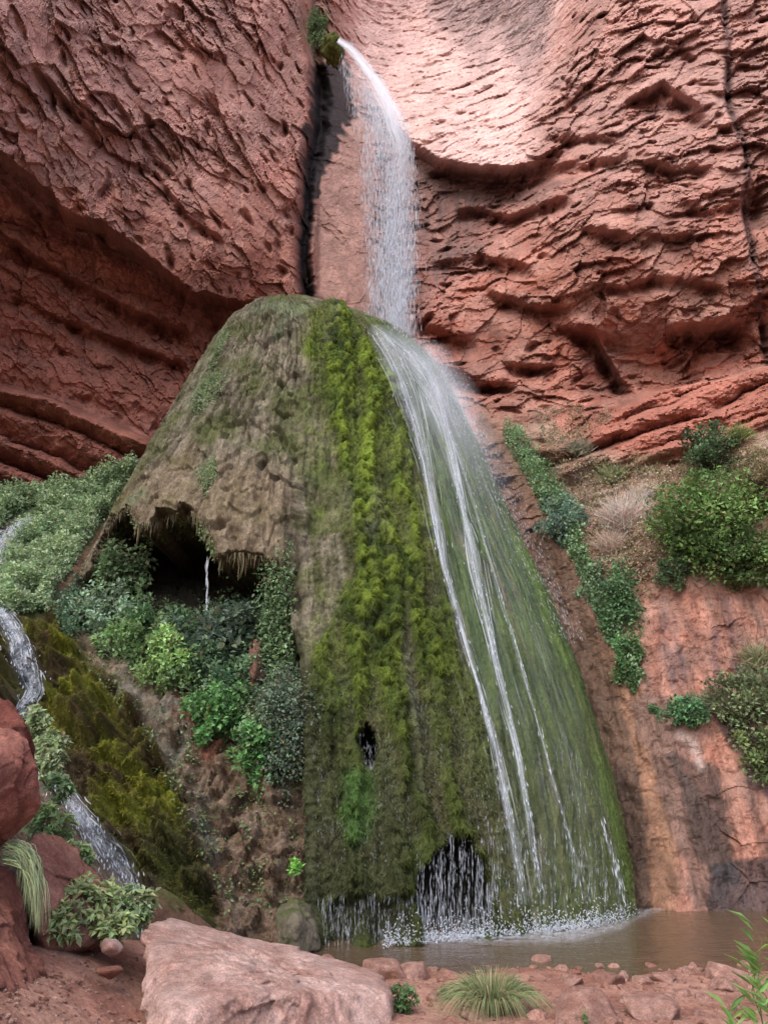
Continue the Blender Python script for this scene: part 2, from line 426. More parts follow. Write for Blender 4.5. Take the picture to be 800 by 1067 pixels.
# ---- colour: mineral, lichen, wet and stain tones; notch, lip and crack darker
n1 = fbm(P0 * .5, 4, 51)[..., None]; n2 = fbm(P0 * 2.3, 4, 52)[..., None]
base = C3(.29, .115, .083) * (1 + .42 * n1 + .2 * n2)
pale = C3(.46, .29, .245)
base = mix(base, pale, np.clip(.25 + .8 * fbm(Q * 1.1, 4, 53), 0, .8) * (rough * .55 + .1))
base = mix(base, C3(.25, .095, .072) * (1 + .2 * n2), np.clip(.55 * mid_l + .5 * sstep(250, 320, PY) * left, 0, .22))
cellv = ((R1 - .5) * .3 + (R2 - .5) * .3 + (R3 - .5) * .2)[..., None]
base = base * (1 + cellv * rough[..., None])
upl = (1 - sstep(90, 330, PY))          # dusty, paler rock high on the wall
base = mix(base, C3(.45, .29, .265) * (1 + .25 * n2), .55 * upl * (1 - scoop))
base = mix(base, C3(.33, .13, .095) * (1 + .2 * n1 + .15 * n2), bedded * .75)
# scoop
sc_c = mix(C3(.66, .46, .43), C3(.38, .22, .19), np.clip(.5 - 1.1 * flow + .35 * n2[..., 0], 0, 1))
sc_c = mix(sc_c, C3(.20, .15, .155), .55 * region(PX, PY, [(470, -60), (590, -60), (575, 60), (548, 90), (520, 40), (505, 80), (470, 30), (440, 10)], 12, 12, P0, 71, 1.6) )
base = mix(base, sc_c, scoop * .95)
# column by the fall
colm = region(PX, PY, [(332, 80), (360, 60), (392, 150), (392, 335), (325, 335), (325, 200)], 7, 5, P0)
base = mix(base, C3(.42, .27, .23) * (1 + .4 * n2), colm * .75)
strk = np.clip(fbm(P0 * np.array([5, 1, .5]), 4, 54) * 1.5 + .3, 0, 1)
wetwall = region(PX, PY, [(395, 150), (440, 165), (520, 185), (505, 260), (440, 330), (380, 335)], 18, 8, P0)
base = mix(base, C3(.14, .09, .085), wetwall * (.45 + .5 * strk))
notch_dark = np.clip(np.exp(-((nd + 4 * fbm(P0 * 3, 4, 96)) / 7.) ** 2) * 1.3, 0, 1) * sstep(40, 90, PY)
notch_dark = np.maximum(notch_dark, region(PX, PY, [(330, 55), (362, 60), (372, 110), (352, 150), (342, 160), (322, 210), (316, 150)], 3, 12, P0, 72, 2.6))
base = mix(base, C3(.018, .02, .026), np.clip(notch_dark, 0, 1) * .93)  # near black along the notch and the slot beside the fall
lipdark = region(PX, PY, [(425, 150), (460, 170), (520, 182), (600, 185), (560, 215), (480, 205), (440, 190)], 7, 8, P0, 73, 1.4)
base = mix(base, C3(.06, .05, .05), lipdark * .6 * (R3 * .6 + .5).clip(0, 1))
mossn = np.exp(-(np.hypot((PX - 330) / 13, (PY - 25) / 24)) ** 2 * 1.2)
base = mix(base, C3(.07, .11, .04), np.clip(mossn * 1.3, 0, .9))
# darker along the crack
base = mix(base, C3(.05, .03, .035), .7 * np.exp(-(kd / 5.) ** 2) * (PY < 400))
# soil slope
soil = mix(C3(.25, .13, .095), C3(.31, .22, .17), np.clip(.5 + fbm(P0 * 1.5, 4, 55), 0, 1))
base = mix(base, soil * (1 + .25 * n2), slope)
# stained face: orange travertine, purple-black streaks, tan drapery
sx = PX + (PY - 620) * -.16 + 5 * fbm(P0 * np.array([2, 2, .4]), 3, 56)
def band(c0, w, y0, y1, s=1.0):
    return s * np.exp(-((sx - c0) / w) ** 2) * sstep(y0 - 15, y0 + 15, PY) * (1 - sstep(y1 - 25, y1 + 15, PY))
fc = mix(C3(.42, .19, .135), C3(.34, .20, .16), np.clip(.5 + fbm(P0 * np.array([3, 3, 1]), 4, 57), 0, 1)) * (1 + .3 * n2)
fc = mix(fc, C3(.30, .165, .105) * (1 + .4 * n2), region(PX, PY, [(610, 640), (650, 690), (690, 760), (705, 830), (705, 960), (640, 960), (640, 850)], 6, 9, P0, 78, 2.))
fc = mix(fc, C3(.10, .062, .045) * (1 + .5 * n2), region(PX, PY, [(500, 440), (540, 470), (560, 520), (595, 585), (625, 680), (655, 760), (672, 850), (680, 960), (620, 960), (600, 800)], 4, 7, P0, 79, 2.))
dk = np.clip(np.maximum.reduce([band(686, 7, 640, 720), band(697, 5, 650, 725, .8), band(737, 6, 650, 730), band(756, 6, 615, 730, .8), band(716, 4, 640, 700, .45)]), 0, 1)
fc = fc * (1 + .55 * fbm(P0 * np.array([5, 2, .6]), 4, 58)[..., None])
fc = mix(fc, C3(.12, .085, .095), dk * np.clip(.75 + .9 * fbm(P0 * np.array([4, 2, 1.5]), 4, 59), 0, .9))
fc = mix(fc, C3(.19, .12, .10) * (1 + .5 * n2), .8 * region(PX, PY, [(650, 730), (665, 722), (735, 748), (738, 765), (712, 800), (745, 850), (765, 900), (755, 945), (725, 945), (695, 850)], 3.5, 12, P0, 74, 2.0) * (1 - .6 * band(712, 12, 745, 790)))
fc = mix(fc, C3(.055, .042, .038), .75 * region(PX, PY, [(700, 790), (745, 800), (762, 870), (772, 920), (735, 915), (716, 860)], 3.5, 12, P0, 75, 2.2))
fc = mix(fc, C3(.10, .07, .075), .85 * region(PX, PY, [(745, 735), (780, 745), (830, 800), (830, 850), (785, 820), (760, 780)], 3, 10, P0, 76, 2.0))
fc = mix(fc, C3(.05, .045, .05), .8 * region(PX, PY, [(740, 905), (830, 890), (830, 960), (735, 955)], 3, 9, P0, 77, 2.2))
fc = mix(fc, C3(.55, .42, .38), .7 * np.exp(-(pline(PX, PY, [(708, 765), (722, 775), (730, 800)])[0] / 5) ** 2))
base = mix(base, fc * .78, face)
strip = region(PX, PY, [(500, 430), (530, 455), (560, 520), (600, 600), (640, 700), (660, 800), (560, 800), (480, 500)], 6, 4, P0)
base = mix(base, C3(.13, .08, .055) * (1 + .4 * n2), strip * .85)
wet = np.clip(face * .8 + .1 * notch_dark + wetwall * .6 + strip, 0, 1)
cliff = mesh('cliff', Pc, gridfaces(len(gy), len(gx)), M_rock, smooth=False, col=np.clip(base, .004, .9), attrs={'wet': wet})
tag(cliff, kind='structure')
print('cliff', time.time() - T0)
# a canyon rim closes the view above and keeps the wall solid: the wall simply runs on upwards and to the sides

# ================================================================== TRAVERTINE MOUND
rows = np.array([  # py, pxL, pxR, ridge px, Y of the sides, Y of the ridge
 (313, 268, 330, 300, 17.6, 17.4), (318, 262, 345, 300, 17.6, 17.15), (330, 244, 385, 305, 17.5, 16.8), (347, 232, 420, 312, 17.3, 16.3), (370, 216, 443, 316, 17.1, 16.0), (400, 198, 465, 318, 16.9, 15.6),
 (460, 163, 494, 314, 16.5, 14.9), (520, 132, 520, 312, 16.1, 14.3), (580, 98, 549, 314, 15.6, 13.7), (620, 72, 568, 315, 15.3, 13.35),
 (700, 66, 600, 318, 14.7, 12.7), (800, 100, 630, 322, 14.1, 12.0), (900, 200, 652, 328, 13.5, 11.4), (955, 225, 658, 330, 13.15, 11.05), (1000, 235, 660, 332, 12.9, 10.8), (1040, 240, 662, 332, 12.7, 10.6)], float)
nz = int(760 / QL); nph = int(720 / QL)
tpy = 313 + (1040 - 313) * np.linspace(0, 1, nz) ** 1.06
R_ = [np.interp(tpy, rows[:, 0], rows[:, k]) for k in range(6)]
def smooth1(a, n=9):
    k = np.hanning(n + 2)[1:-1]; k /= k.sum(); return np.convolve(np.pad(a, n // 2, mode='edge'), k, 'valid')
for k in (1, 2, 3, 4, 5): R_[k] = smooth1(R_[k], 2 * int(12 / QL) + 1)
PL = W(R_[1], tpy, R_[4]); PR = W(R_[2], tpy, R_[4])
zrow = PL[:, 2]
# ridge bearing at the same height
yr_ = R_[5]; fy = yr_ * cp + (zrow - CAMZ) * sp; xr_ = (R_[3] - 400) / F * fy
phi = np.concatenate([np.linspace(-np.pi / 2, np.pi / 2, nph), np.linspace(np.pi / 2, 1.5 * np.pi, 60)[1:-1]])
sn = np.sin(phi)[None]; cs = np.cos(phi)[None]
X = np.where(sn < 0, xr_[:, None] + sn * (xr_ - PL[:, 0])[:, None], xr_[:, None] + sn * (PR[:, 0] - xr_)[:, None])
dep = (R_[4] - R_[5])[:, None]
a_ = np.abs(sn)
off = np.where(cs > 0, 1 - (.50 * a_ + .50 * (1 - np.abs(cs))), 0)
off = np.where(cs > 0, off - .10 * np.exp(-(a_ / .16) ** 2) + .05, off)
back = np.where(cs < 0, -cs, 0) * 1.8
Yv = R_[4][:, None] - dep * off + back * (.6 + dep)
Zv = np.broadcast_to(zrow[:, None], X.shape)
Mp = np.stack([X, Yv, Zv], -1).copy()
# round off the crown
mx, my = proj(Mp)
def nrm_of(P):
    gu = np.gradient(P, axis=1); gv = np.gradient(P, axis=0)
    n = np.cross(gu, gv); n /= np.linalg.norm(n, axis=-1, keepdims=True) + 1e-9
    return n
Nm = nrm_of(Mp)
if (Nm[:, :nph, 1].mean() > 0): Nm = -Nm
arc = np.concatenate([np.zeros((nz, 1)), np.cumsum(np.linalg.norm(np.diff(Mp[..., :2], axis=1), axis=-1), 1)], 1)
arc = arc - arc[:, nph // 2][:, None]
phn = phi[None] + 0 * X
FL = np.stack([phn * 9, 0 * X, Zv * .35], -1)           # flutes run down the cone
w3 = .25 * np.stack([fbm(Mp * .9, 3, 131), fbm(Mp * .9 + 7, 3, 132), fbm(Mp * .9 + 11, 3, 133)], -1)
left_m = 1 - sstep(300, 330, mx + 8 * fbm(Mp * .7, 3, 134) + 6 * fbm(Mp * 2.5, 3, 135))
# masks
mossA = region(mx, my, [(322, 322), (350, 318), (385, 340), (400, 375), (425, 430), (440, 500), (455, 580), (480, 680), (520, 790), (560, 1000), (320, 1000), (318, 800), (325, 700), (365, 600), (352, 520), (345, 460), (335, 420), (322, 380)], 7, 9, Mp, 136, 1.3)
mossB = region(mx, my, [(316, 330), (335, 400), (345, 470), (360, 560), (372, 640), (350, 760), (320, 760), (318, 620), (316, 470)], 10, 12, Mp, 137, 1.5) * .6
smoothg = region(mx, my, [(385, 335), (440, 340), (520, 440), (600, 590), (665, 900), (660, 1000), (560, 1000), (505, 760), (462, 600), (435, 480), (405, 380)], 12, 6, Mp, 138)
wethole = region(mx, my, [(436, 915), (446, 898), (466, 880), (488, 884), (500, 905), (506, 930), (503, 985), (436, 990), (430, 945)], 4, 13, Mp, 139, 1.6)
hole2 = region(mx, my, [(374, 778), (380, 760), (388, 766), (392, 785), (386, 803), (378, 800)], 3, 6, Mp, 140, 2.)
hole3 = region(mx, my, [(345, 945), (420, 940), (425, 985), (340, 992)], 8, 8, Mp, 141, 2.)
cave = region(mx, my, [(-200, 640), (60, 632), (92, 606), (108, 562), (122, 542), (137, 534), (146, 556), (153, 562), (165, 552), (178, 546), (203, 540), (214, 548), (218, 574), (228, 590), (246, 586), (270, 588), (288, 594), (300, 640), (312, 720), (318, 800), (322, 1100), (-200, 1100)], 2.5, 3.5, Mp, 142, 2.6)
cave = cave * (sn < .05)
# relief
h = .10 * ridged(FL + w3, 3, 143) + .10 * fbm(FL * np.array([2.2, 1, 2.5]) + w3, 4, 144)
Hc, Ec, Rc = facets(np.stack([arc * 2.6, 0 * X, Zv * 1.7], -1) + w3 * 2, 145, .8, .4)
h = h + left_m * (.12 * Hc + .10 * fbm(Mp * 3.2 * np.array([1, 1, .7]), 4, 146))
pits = np.maximum(0, vnoise(Mp * np.array([3.2, 3.2, 2.4]), 147) - .42)
h -= left_m * pits * .9; h += left_m * .09 * ridged(FL * np.array([2.8, 1, 1.2]) + w3, 3, 148)
def scallops(cw, ch, seed, jit=.5):
    """hanging moss cushions: each one swells, rounds over and is undercut below"""
    u = (arc + .18 * fbm(Mp * 1.1, 3, seed + 9)) / cw; v = -Zv / ch + .6 * fbm(Mp * .8, 3, seed + 8)
    best = np.zeros(X.shape); rid = np.zeros(X.shape)
    kv = np.floor(v).astype(np.int64)
    for dv in (-2, -1, 0, 1):
        k = kv + dv; uo = u + .5 * (k & 1); ku = np.floor(uo).astype(np.int64)
        for du in (-1, 0, 1):
            q = ku + du; r1 = hf(q, k, q * 0, seed); r2 = hf(q, k, q * 0, seed + 1); r3 = hf(q, k, q * 0, seed + 2)
            ddx = uo - q - .5 - jit * (r1 - .5); ddy = v - k - .5 - jit * (r2 - .5)
            e = 1 - (ddx / .62) ** 2 - np.where(ddy < 0, (ddy / 1.5) ** 2, (ddy / .42) ** 2)
            e = np.sqrt(np.clip(e, 0, None)) * (.55 + .6 * r3)
            c = e > best; best = np.where(c, e, best); rid = np.where(c, r3, rid)
    return best, rid
sc1, rid1 = scallops(.21, .165, 151, .7); sc2, rid2 = scallops(.10, .085, 161, .7)
mossZ = mossA * (1 - smoothg) + mossB * (1 - mossA)
clump = sstep(-.22, .22, fbm(np.stack([arc * 2.0 + .5 * w3[..., 0], 0 * X, Zv * .3], -1), 3, 152))
h += np.clip(mossA * (1 - smoothg), 0, 1) * ((.20 * sc1 + .10) * (.15 + .85 * clump) + .06 * sc2) + mossB * (1 - mossA) * .08 * sc2
h += smoothg * (.05 * sc2 * sstep(650, 850, my) + .06 * ridged(FL * np.array([2.6, 1, .5]) + w3, 3, 153))
h += .05 * fbm(Mp * 7, 3, 154) * (1 - .5 * smoothg)
lip_z = np.exp(-(np.clip(cave, 0, 1) - .5) ** 2 / .08) * (cave > .02)
bigbulge = .35 * np.exp(-((my - 540) / 50.) ** 2) * left_m * sstep(100, 180, mx)
h += bigbulge
front = (cs > -.2)
h = h * (.25 + .75 * np.abs(cs)) * np.where(front, 1, .3) * (.35 + .65 * sstep(318, 350, tpy))[:, None]
Md = Mp + Nm * h[..., None]
Md[..., 1] += 4.2 * cave + 1.3 * wethole + 1.0 * hole2 + .25 * hole3
Md[..., 2] += .8 * cave * 0 
# crown cap
top = Md[0].mean(0)
Md[0] = top
# ---- colour
m1 = fbm(Mp * 1.1, 4, 155)[..., None]; m2 = fbm(Mp * 4.5, 4, 156)[..., None]; mv = fbm(np.stack([phn * 26, 0 * X, Zv * .8], -1), 4, 157)[..., None]
tra = mix(C3(.065, .056, .036), C3(.23, .20, .15), np.clip(.45 + 1.5 * mv[..., 0] + .5 * m2[..., 0], 0, 1))
tra = mix(tra, C3(.085, .10, .035), np.clip(.3 + 1.5 * fbm(Mp * .9 + 3, 4, 158), 0, .8) * (my < 560))
tra = mix(tra, C3(.22, .16, .105) * (1 + .3 * m2), .5 * region(mx, my, [(130, 520), (200, 470), (300, 500), (300, 610), (90, 600)], 20, 12, Mp, 159) * left_m)
for pl, sd_ in (([(205, 405), (222, 388), (240, 392), (228, 415), (210, 432), (199, 430)], 160), ([(218, 380), (236, 342), (238, 350), (224, 382)], 161), ([(205, 490), (225, 475), (228, 495), (212, 520)], 162), ([(290, 340), (300, 342), (298, 354), (288, 354)], 163), ([(262, 318), (320, 316), (350, 330), (320, 335), (262, 328)], 164), ([(138, 525), (160, 515), (165, 530), (140, 540)], 166)):
    tra = mix(tra, C3(.13, .18, .10) * (1 + .3 * m2), .5 * region(mx, my, pl, 6, 7, Mp, sd_, 2.))
col = tra
mgreen = mix(C3(.026, .040, .009), C3(.110, .155, .021), np.clip(.15 + .8 * rid1 * sc1 + .8 * fbm(Mp * 1.3, 3, 165) , 0, 1))  # random greens, plus shading painted in: cushion tops light, gaps dark
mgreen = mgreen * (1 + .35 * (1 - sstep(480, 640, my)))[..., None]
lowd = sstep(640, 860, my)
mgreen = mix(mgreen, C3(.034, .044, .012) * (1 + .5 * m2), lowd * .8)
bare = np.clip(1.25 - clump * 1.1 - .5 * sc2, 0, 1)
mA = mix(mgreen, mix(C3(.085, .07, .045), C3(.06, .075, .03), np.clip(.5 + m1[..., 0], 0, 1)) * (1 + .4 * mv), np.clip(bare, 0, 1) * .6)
greyst = np.clip(1.6 * fbm(np.stack([arc * 1.6, 0 * X, Zv * .22], -1), 3, 167) - .45, 0, 1)
mA = mix(mA, C3(.17, .15, .14) * (1 + .3 * mv), greyst * .8)
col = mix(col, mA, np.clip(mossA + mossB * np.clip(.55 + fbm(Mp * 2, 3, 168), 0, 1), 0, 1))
sg = mix(C3(.024, .048, .011), C3(.068, .108, .022), np.clip(.5 + 1.3 * mv[..., 0], 0, 1))
sg = mix(sg, C3(.12, .085, .06), np.clip(1.8 * fbm(np.stack([phn * 16, 0 * X, Zv * .5], -1), 4, 169) - .35, 0, .7))
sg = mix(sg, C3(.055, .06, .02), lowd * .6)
bright_r = region(mx, my, [(530, 560), (545, 560), (640, 850), (655, 940), (640, 900), (600, 720)], 5, 4, Mp, 170)
sg = mix(sg, C3(.08, .14, .02), bright_r * .5)
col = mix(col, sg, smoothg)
brownb = region(mx, my, [(300, 560), (330, 700), (330, 760), (420, 880), (428, 985), (300, 990), (300, 800)], 14, 14, Mp, 171, 1.4)
col = mix(col, C3(.040, .043, .020) * (1 + .6 * m2), brownb * .65)
col = mix(col, C3(.06, .13, .03), .7 * region(mx, my, [(362, 812), (385, 806), (392, 840), (380, 880), (362, 885), (358, 850)], 8, 8, Mp, 172, 2))
col = mix(col, C3(.02, .018, .016), np.clip(wethole + hole2 + cave * .9 + hole3 * .5, 0, 1) * .9)  # hollows painted near black: their shade is put into the colour
wetm = np.clip(smoothg * .5 + .35 * mossA * lowd, 0, 1)
mound_root = empty('travertine_mound', (float(np.mean(xr_)), 14.0, 0), 'huge cone of moss covered travertine at the foot of the falls', 'rock dome')
keep = None
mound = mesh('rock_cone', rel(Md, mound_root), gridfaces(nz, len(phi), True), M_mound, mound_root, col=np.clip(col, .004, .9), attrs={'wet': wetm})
print('mound', time.time() - T0)

def blades(P, D, Wd, colr, name, mt, parent, bend=.0, seg=1):
    """thin pointed blades from P along D (D carries length)"""
    n = len(P); side = np.cross(D, rng.normal(size=(n, 3))); side /= np.linalg.norm(side, axis=1, keepdims=True) + 1e-9
    side = side * np.reshape(Wd, (-1, 1))
    V = np.stack([P - side, P + side, P + D], 1)
    Fc = np.arange(n * 3).reshape(n, 3)
    return mesh(name, V, Fc, mt, parent, col=np.repeat(colr, 3, 0), smooth=False)

# moss strands hanging from the cushions
Nf = nrm_of(Md); 
if Nf[:, :nph, 1].mean() > 0: Nf = -Nf
wgt = (np.clip(mossA + .7 * mossB, 0, 1) * (1 - .6 * smoothg) * np.clip(.25 + 1.2 * np.maximum(sc1, .7 * sc2), 0, 1) + .25 * smoothg + .28 * left_m * (1 - cave) * np.clip(.4 + 1.4 * fbm(Mp * 1.6, 3, 173), 0, 1)) * (1 - np.clip(wethole + hole2 + cave, 0, 1)) * (cs > 0) * (1 - .8 * greyst)
wf = wgt.ravel(); csum = np.cumsum(wf)
NB = int(130000 * min(1, 1.0))
idx = np.searchsorted(csum, rng.random(NB) * csum[-1])
idx = np.clip(idx, 0, wf.size - 1)
bp = Md.reshape(-1, 3)[idx] + rng.normal(0, .012, (NB, 3)); bn = Nf.reshape(-1, 3)[idx]; bm_ = mossA.ravel()[idx][:, None]
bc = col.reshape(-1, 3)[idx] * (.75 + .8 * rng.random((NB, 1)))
bd = bn * .55 + np.array([0, 0, -1.]) * (.75 + .3 * rng.random((NB, 1))) + rng.normal(0, .28, (NB, 3))
bd /= np.linalg.norm(bd, axis=1, keepdims=True)
ln = (.03 + .06 * rng.random((NB, 1))) * (.65 + .35 * bm_)
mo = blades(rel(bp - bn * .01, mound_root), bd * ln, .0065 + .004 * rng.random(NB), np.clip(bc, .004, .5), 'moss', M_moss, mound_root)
tag(mo, kind='stuff')
print('moss', time.time() - T0)

# ================================================================== LEFT BANK (stream slope)
bk = rbf([(-900, 400, 9), (-900, 900, 6), (-400, 450, 13), (-400, 700, 9.5), (-400, 1000, 6), (-100, 510, 16), (-100, 700, 11), (-100, 1000, 7),
 (0, 512, 17.0), (60, 508, 17.4), (140, 480, 18.4), (0, 560, 15.4), (60, 560, 15.9), (110, 540, 17.2), (0, 610, 13.9), (60, 610, 14.3), (95, 590, 15.2), (80, 645, 14.2), (120, 655, 14.6), (200, 650, 15.0), (280, 640, 14.9),
 (120, 600, 17.4), (180, 610, 18.0), (250, 620, 17.6), (200, 540, 19), (300, 560, 18),
 (0, 700, 12.0), (60, 700, 12.7), (100, 700, 13.1), (150, 690, 13.8), (220, 720, 13.6), (290, 700, 13.3),
 (0, 800, 10.6), (60, 800, 11.1), (100, 780, 11.8), (150, 800, 12.3), (200, 800, 12.8), (260, 800, 12.7), (305, 800, 12.6), (100, 880, 10.2), (150, 900, 10.7), (200, 900, 11.3), (250, 900, 11.9), (300, 900, 11.8),
 (60, 900, 9.4), (0, 900, 8.6), (150, 960, 9.5), (220, 960, 10.8), (260, 965, 11.3), (300, 965, 11.35), (325, 970, 11.5), (345, 800, 13.2), (340, 650, 15), (380, 900, 13.5), (420, 700, 16), (400, 1000, 12.2)])
bx = axis(-15, 385, 1.25 * QL, -900, 400, 14.); btop = np.interp(bx, [-900, -15, 0, 60, 100, 140, 170, 385], [470, 514, 512, 507, 497, 478, 475, 520])
nr = int(400 / QL)
tt = np.linspace(0, 1, nr)[:, None]
BXg = np.broadcast_to(bx[None], (nr, len(bx))).copy(); BYg = btop[None] + tt * (1045 - btop[None])
By = np.clip(bk(BXg, BYg), 5, 24)
Bp = W(BXg, BYg, By)
bq = 8 * fbm(Bp * .7, 3, 201) + 4 * fbm(Bp * 2.4, 3, 202)
def breg(poly, soft=6, wob=6, sd_=3, fr=1.4): return region(BXg, BYg, poly, soft, wob, Bp, sd_, fr)
ferns_r = breg([(-900, 400), (150, 470), (140, 500), (120, 540), (95, 580), (70, 610), (60, 640), (0, 645), (-900, 800)], 6, 5, 203)
mossy = breg([(0, 640), (60, 640), (90, 680), (130, 720), (170, 790), (205, 860), (235, 940), (225, 970), (150, 930), (90, 850), (40, 760), (-60, 700)], 8, 8, 204)
mossL = breg([(-300, 650), (0, 650), (20, 700), (20, 760), (-300, 900)], 8, 8, 205)
brown = breg([(170, 700), (240, 730), (300, 790), (322, 880), (315, 990), (235, 985), (215, 900), (180, 800)], 10, 10, 206)
redc = breg([(180, 725), (215, 735), (235, 790), (215, 800), (190, 770)], 6, 7, 207)
redst = breg([(260, 672), (272, 672), (276, 708), (262, 712)], 4, 4, 208)
chan = np.exp(-(pline(BXg, BYg, [(0, 545), (-30, 600), (0, 635), (22, 680), (40, 715), (25, 745), (30, 775), (62, 815), (90, 855), (125, 900), (152, 930), (155, 990)])[0] / 14) ** 2)
grey = breg([(120, 690), (150, 690), (200, 760), (215, 830), (235, 900), (215, 900), (190, 820), (160, 770), (125, 720)], 8, 9, 209)
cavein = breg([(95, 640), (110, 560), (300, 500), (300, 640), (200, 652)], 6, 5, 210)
# cushions of moss, gullies, flowstone
lump = np.abs(vnoise(Bp * 2.3, 211)); lump2 = np.abs(vnoise(Bp * 5.5 + 2, 212))
Hb, Eb, Rb = facets(Bp * np.array([3.2, 3.2, 2.4]) + .4 * fbm(Bp, 3, 213)[..., None], 214, .7, .5)
dh = (mossy + mossL) * (1.1 * (lump - .2) + .38 * lump2 + .16 * Hb) + .12 * fbm(Bp * 2, 4, 215)
dh += brown * (.30 * Hb + .25 * fbm(Bp * 3, 4, 224) + .25 * ridged(Bp * np.array([1.6, 1.6, .5]), 3, 216)) + grey * .15 * ridged(Bp * np.array([2.5, 2, .5]), 3, 217)
dh += (1 - ferns_r) * .07 * fbm(Bp * 8, 4, 226)
dh += ferns_r * .25 * fbm(Bp * 1.2, 3, 218) - chan * .22 + redst * .3
gul = np.exp(-(pline(BXg, BYg, [(100, 700), (150, 780), (190, 860), (215, 930)])[0] / 9) ** 2)
dh -= .0 * gul
Bd = Bp.copy(); Bd[..., 1] -= dh * .8; Bd[..., 2] += dh * .45
Bd[0, :, 1] += 2.5; Bd[0, :, 2] -= .6
k2 = fbm(Bp * 3.5, 4, 219)[..., None]; k1 = fbm(Bp * 1.0, 4, 220)[..., None]
bc_ = mix(C3(.13, .10, .07), C3(.20, .15, .11), np.clip(.5 + k1[..., 0] + k2[..., 0], 0, 1))
bc_ = mix(bc_, C3(.07, .10, .045), ferns_r)
mm = mix(C3(.060, .042, .018), C3(.16, .17, .02), np.clip(.42 + 1.4 * fbm(Bp * 1.6, 4, 221), 0, 1)) * (1 + .35 * k2)
bc_ = mix(bc_, mm, np.clip(mossy + mossL, 0, 1))
bc_ = mix(bc_, C3(.045, .05, .018) * (1 + .4 * k2), .7 * breg([(150, 850), (200, 860), (240, 950), (250, 990), (150, 960)], 10, 8, 222))
bc_ = mix(bc_, mix(C3(.13, .085, .055), C3(.22, .16, .12), np.clip(.4 + 1.2 * k2[..., 0], 0, 1)), brown)
bc_ = mix(bc_, C3(.24, .10, .07) * (1 + .3 * k2), redc * .8 + redst * .9)
bc_ = mix(bc_, C3(.15, .145, .125) * (1 + .4 * k2), grey * np.clip(.3 + 1.6 * fbm(Bp * 2.6, 4, 225), 0, .8))
bc_ = mix(bc_, C3(.03, .03, .025), cavein * .85)  # wet back wall of the hollow, its deep shade painted into the colour
bc_ = mix(bc_, C3(.08, .055, .045), chan * .8)
path_l = breg([(60, 612), (105, 550), (125, 520), (132, 530), (100, 600), (78, 628)], 4, 4, 223)
bc_ = mix(bc_, C3(.20, .115, .075) * (1 + .3 * k2), path_l * .9)
bank = mesh('stream_bank', Bd, gridfaces(nr, len(bx)), M_mound, col=np.clip(bc_, .004, .9), attrs={'wet': np.clip(chan + .2 * mossy, 0, 1)})
tag(bank, kind='structure')
wgt = (.9 * np.clip(mossy + mossL, 0, 1) + .25 * brown + .1) * (1 - chan) * (1 - ferns_r) * (BXg > -15) * (BYg < 990)
csum = np.cumsum(wgt.ravel()); NB = 30000
idx = np.clip(np.searchsorted(csum, rng.random(NB) * csum[-1]), 0, wgt.size - 1)
Nb = nrm_of(Bd); Nb = Nb * np.sign((Nb * np.array([0, -1, .6])).sum(-1, keepdims=True))
bn = Nb.reshape(-1, 3)[idx]
bd = bn * .6 + rng.normal(0, .4, (NB, 3)) + np.array([0, 0, -.35]); bd /= np.linalg.norm(bd, axis=1, keepdims=True)
tag(blades(Bd.reshape(-1, 3)[idx] - bn * .01, bd * (.03 + .05 * rng.random((NB, 1))), .005 + .003 * rng.random(NB), np.clip(bc_.reshape(-1, 3)[idx] * (.9 + .6 * rng.random((NB, 1))), .004, .5), 'bank_moss', M_moss, None), 'short olive moss tufts growing over the stream bank', 'moss', kind='stuff')
print('bank', time.time() - T0)

# ================================================================== GROUND AND POOL
ga = axis(-8, 10, .035, -160, 160, 8.); gb = axis(2.5, 14.2, .035, -120, 160, 8.)
GX, GY = np.meshgrid(ga, gb)
def shore_y(x): return 9.75 + .12 * np.sin(x * 1.7) + .10 * np.sin(x * 3.9 + 1) + .25 * np.clip(x - 4, 0, 6)
def ground_z(x, y):
    P = np.stack([x, y, 0 * x], -1)
    s = shore_y(x) - y                      # >0 on land
    z = np.where(s > 0, .085 * s + .02 * np.minimum(s, 1), .16 * s)
    z = np.maximum(z, -.45)
    l = sstep(-1.4, -3.0, x)
    z = z + l * (.50 + .06 * (8 - y).clip(-2, 2)) * sstep(13, 9.0, y) * (1 - .0 * x)
    z = z + sstep(-3.2, -4.6, x) * sstep(10, 7, y) * 1.0
    near = (np.abs(x) < 40) & (np.abs(y) < 60)
    z = z + near * (.05 * fbm(P * 1.1, 4, 231) + .018 * fbm(P * 6, 4, 232))
    z = np.where(y < 3, .6 + 0 * z, z) * (1 - sstep(2.9, 4, y)) + z * sstep(2.9, 4, y)
    return z
GZ = ground_z(GX, GY)
GP = np.stack([GX, GY, GZ], -1)
g1 = fbm(GP * 1.2, 4, 233)[..., None]; g2 = fbm(GP * 9, 4, 234)[..., None]
gcol = mix(C3(.26, .125, .095), C3(.38, .22, .17), np.clip(.45 + g1[..., 0] + .6 * g2[..., 0], 0, 1))
wetg = sstep(.05, -.04, GZ); gcol = mix(gcol, C3(.16, .085, .05) * (1 + .3 * g1 + .2 * g2), wetg)
gr = mesh('ground', GP, gridfaces(len(gb), len(ga)), M_dirt, col=np.clip(gcol, .01, .8)); tag(gr, kind='structure')
pa = np.linspace(-6, 16, 240); pb = np.linspace(9.0, 16.5, 120); QX, QY = np.meshgrid(pa, pb)
r0 = np.hypot((QX - 1.6) / 1.2, QY - 12.1)
QZ = .012 * np.sin(r0 * 16 + 1.5 * fbm(np.stack([QX, QY, 0 * QX], -1), 2, 235)) * np.exp(-r0 * .5) + .006 * fbm(np.stack([QX * 3, QY * 3, 0 * QX], -1), 3, 236)
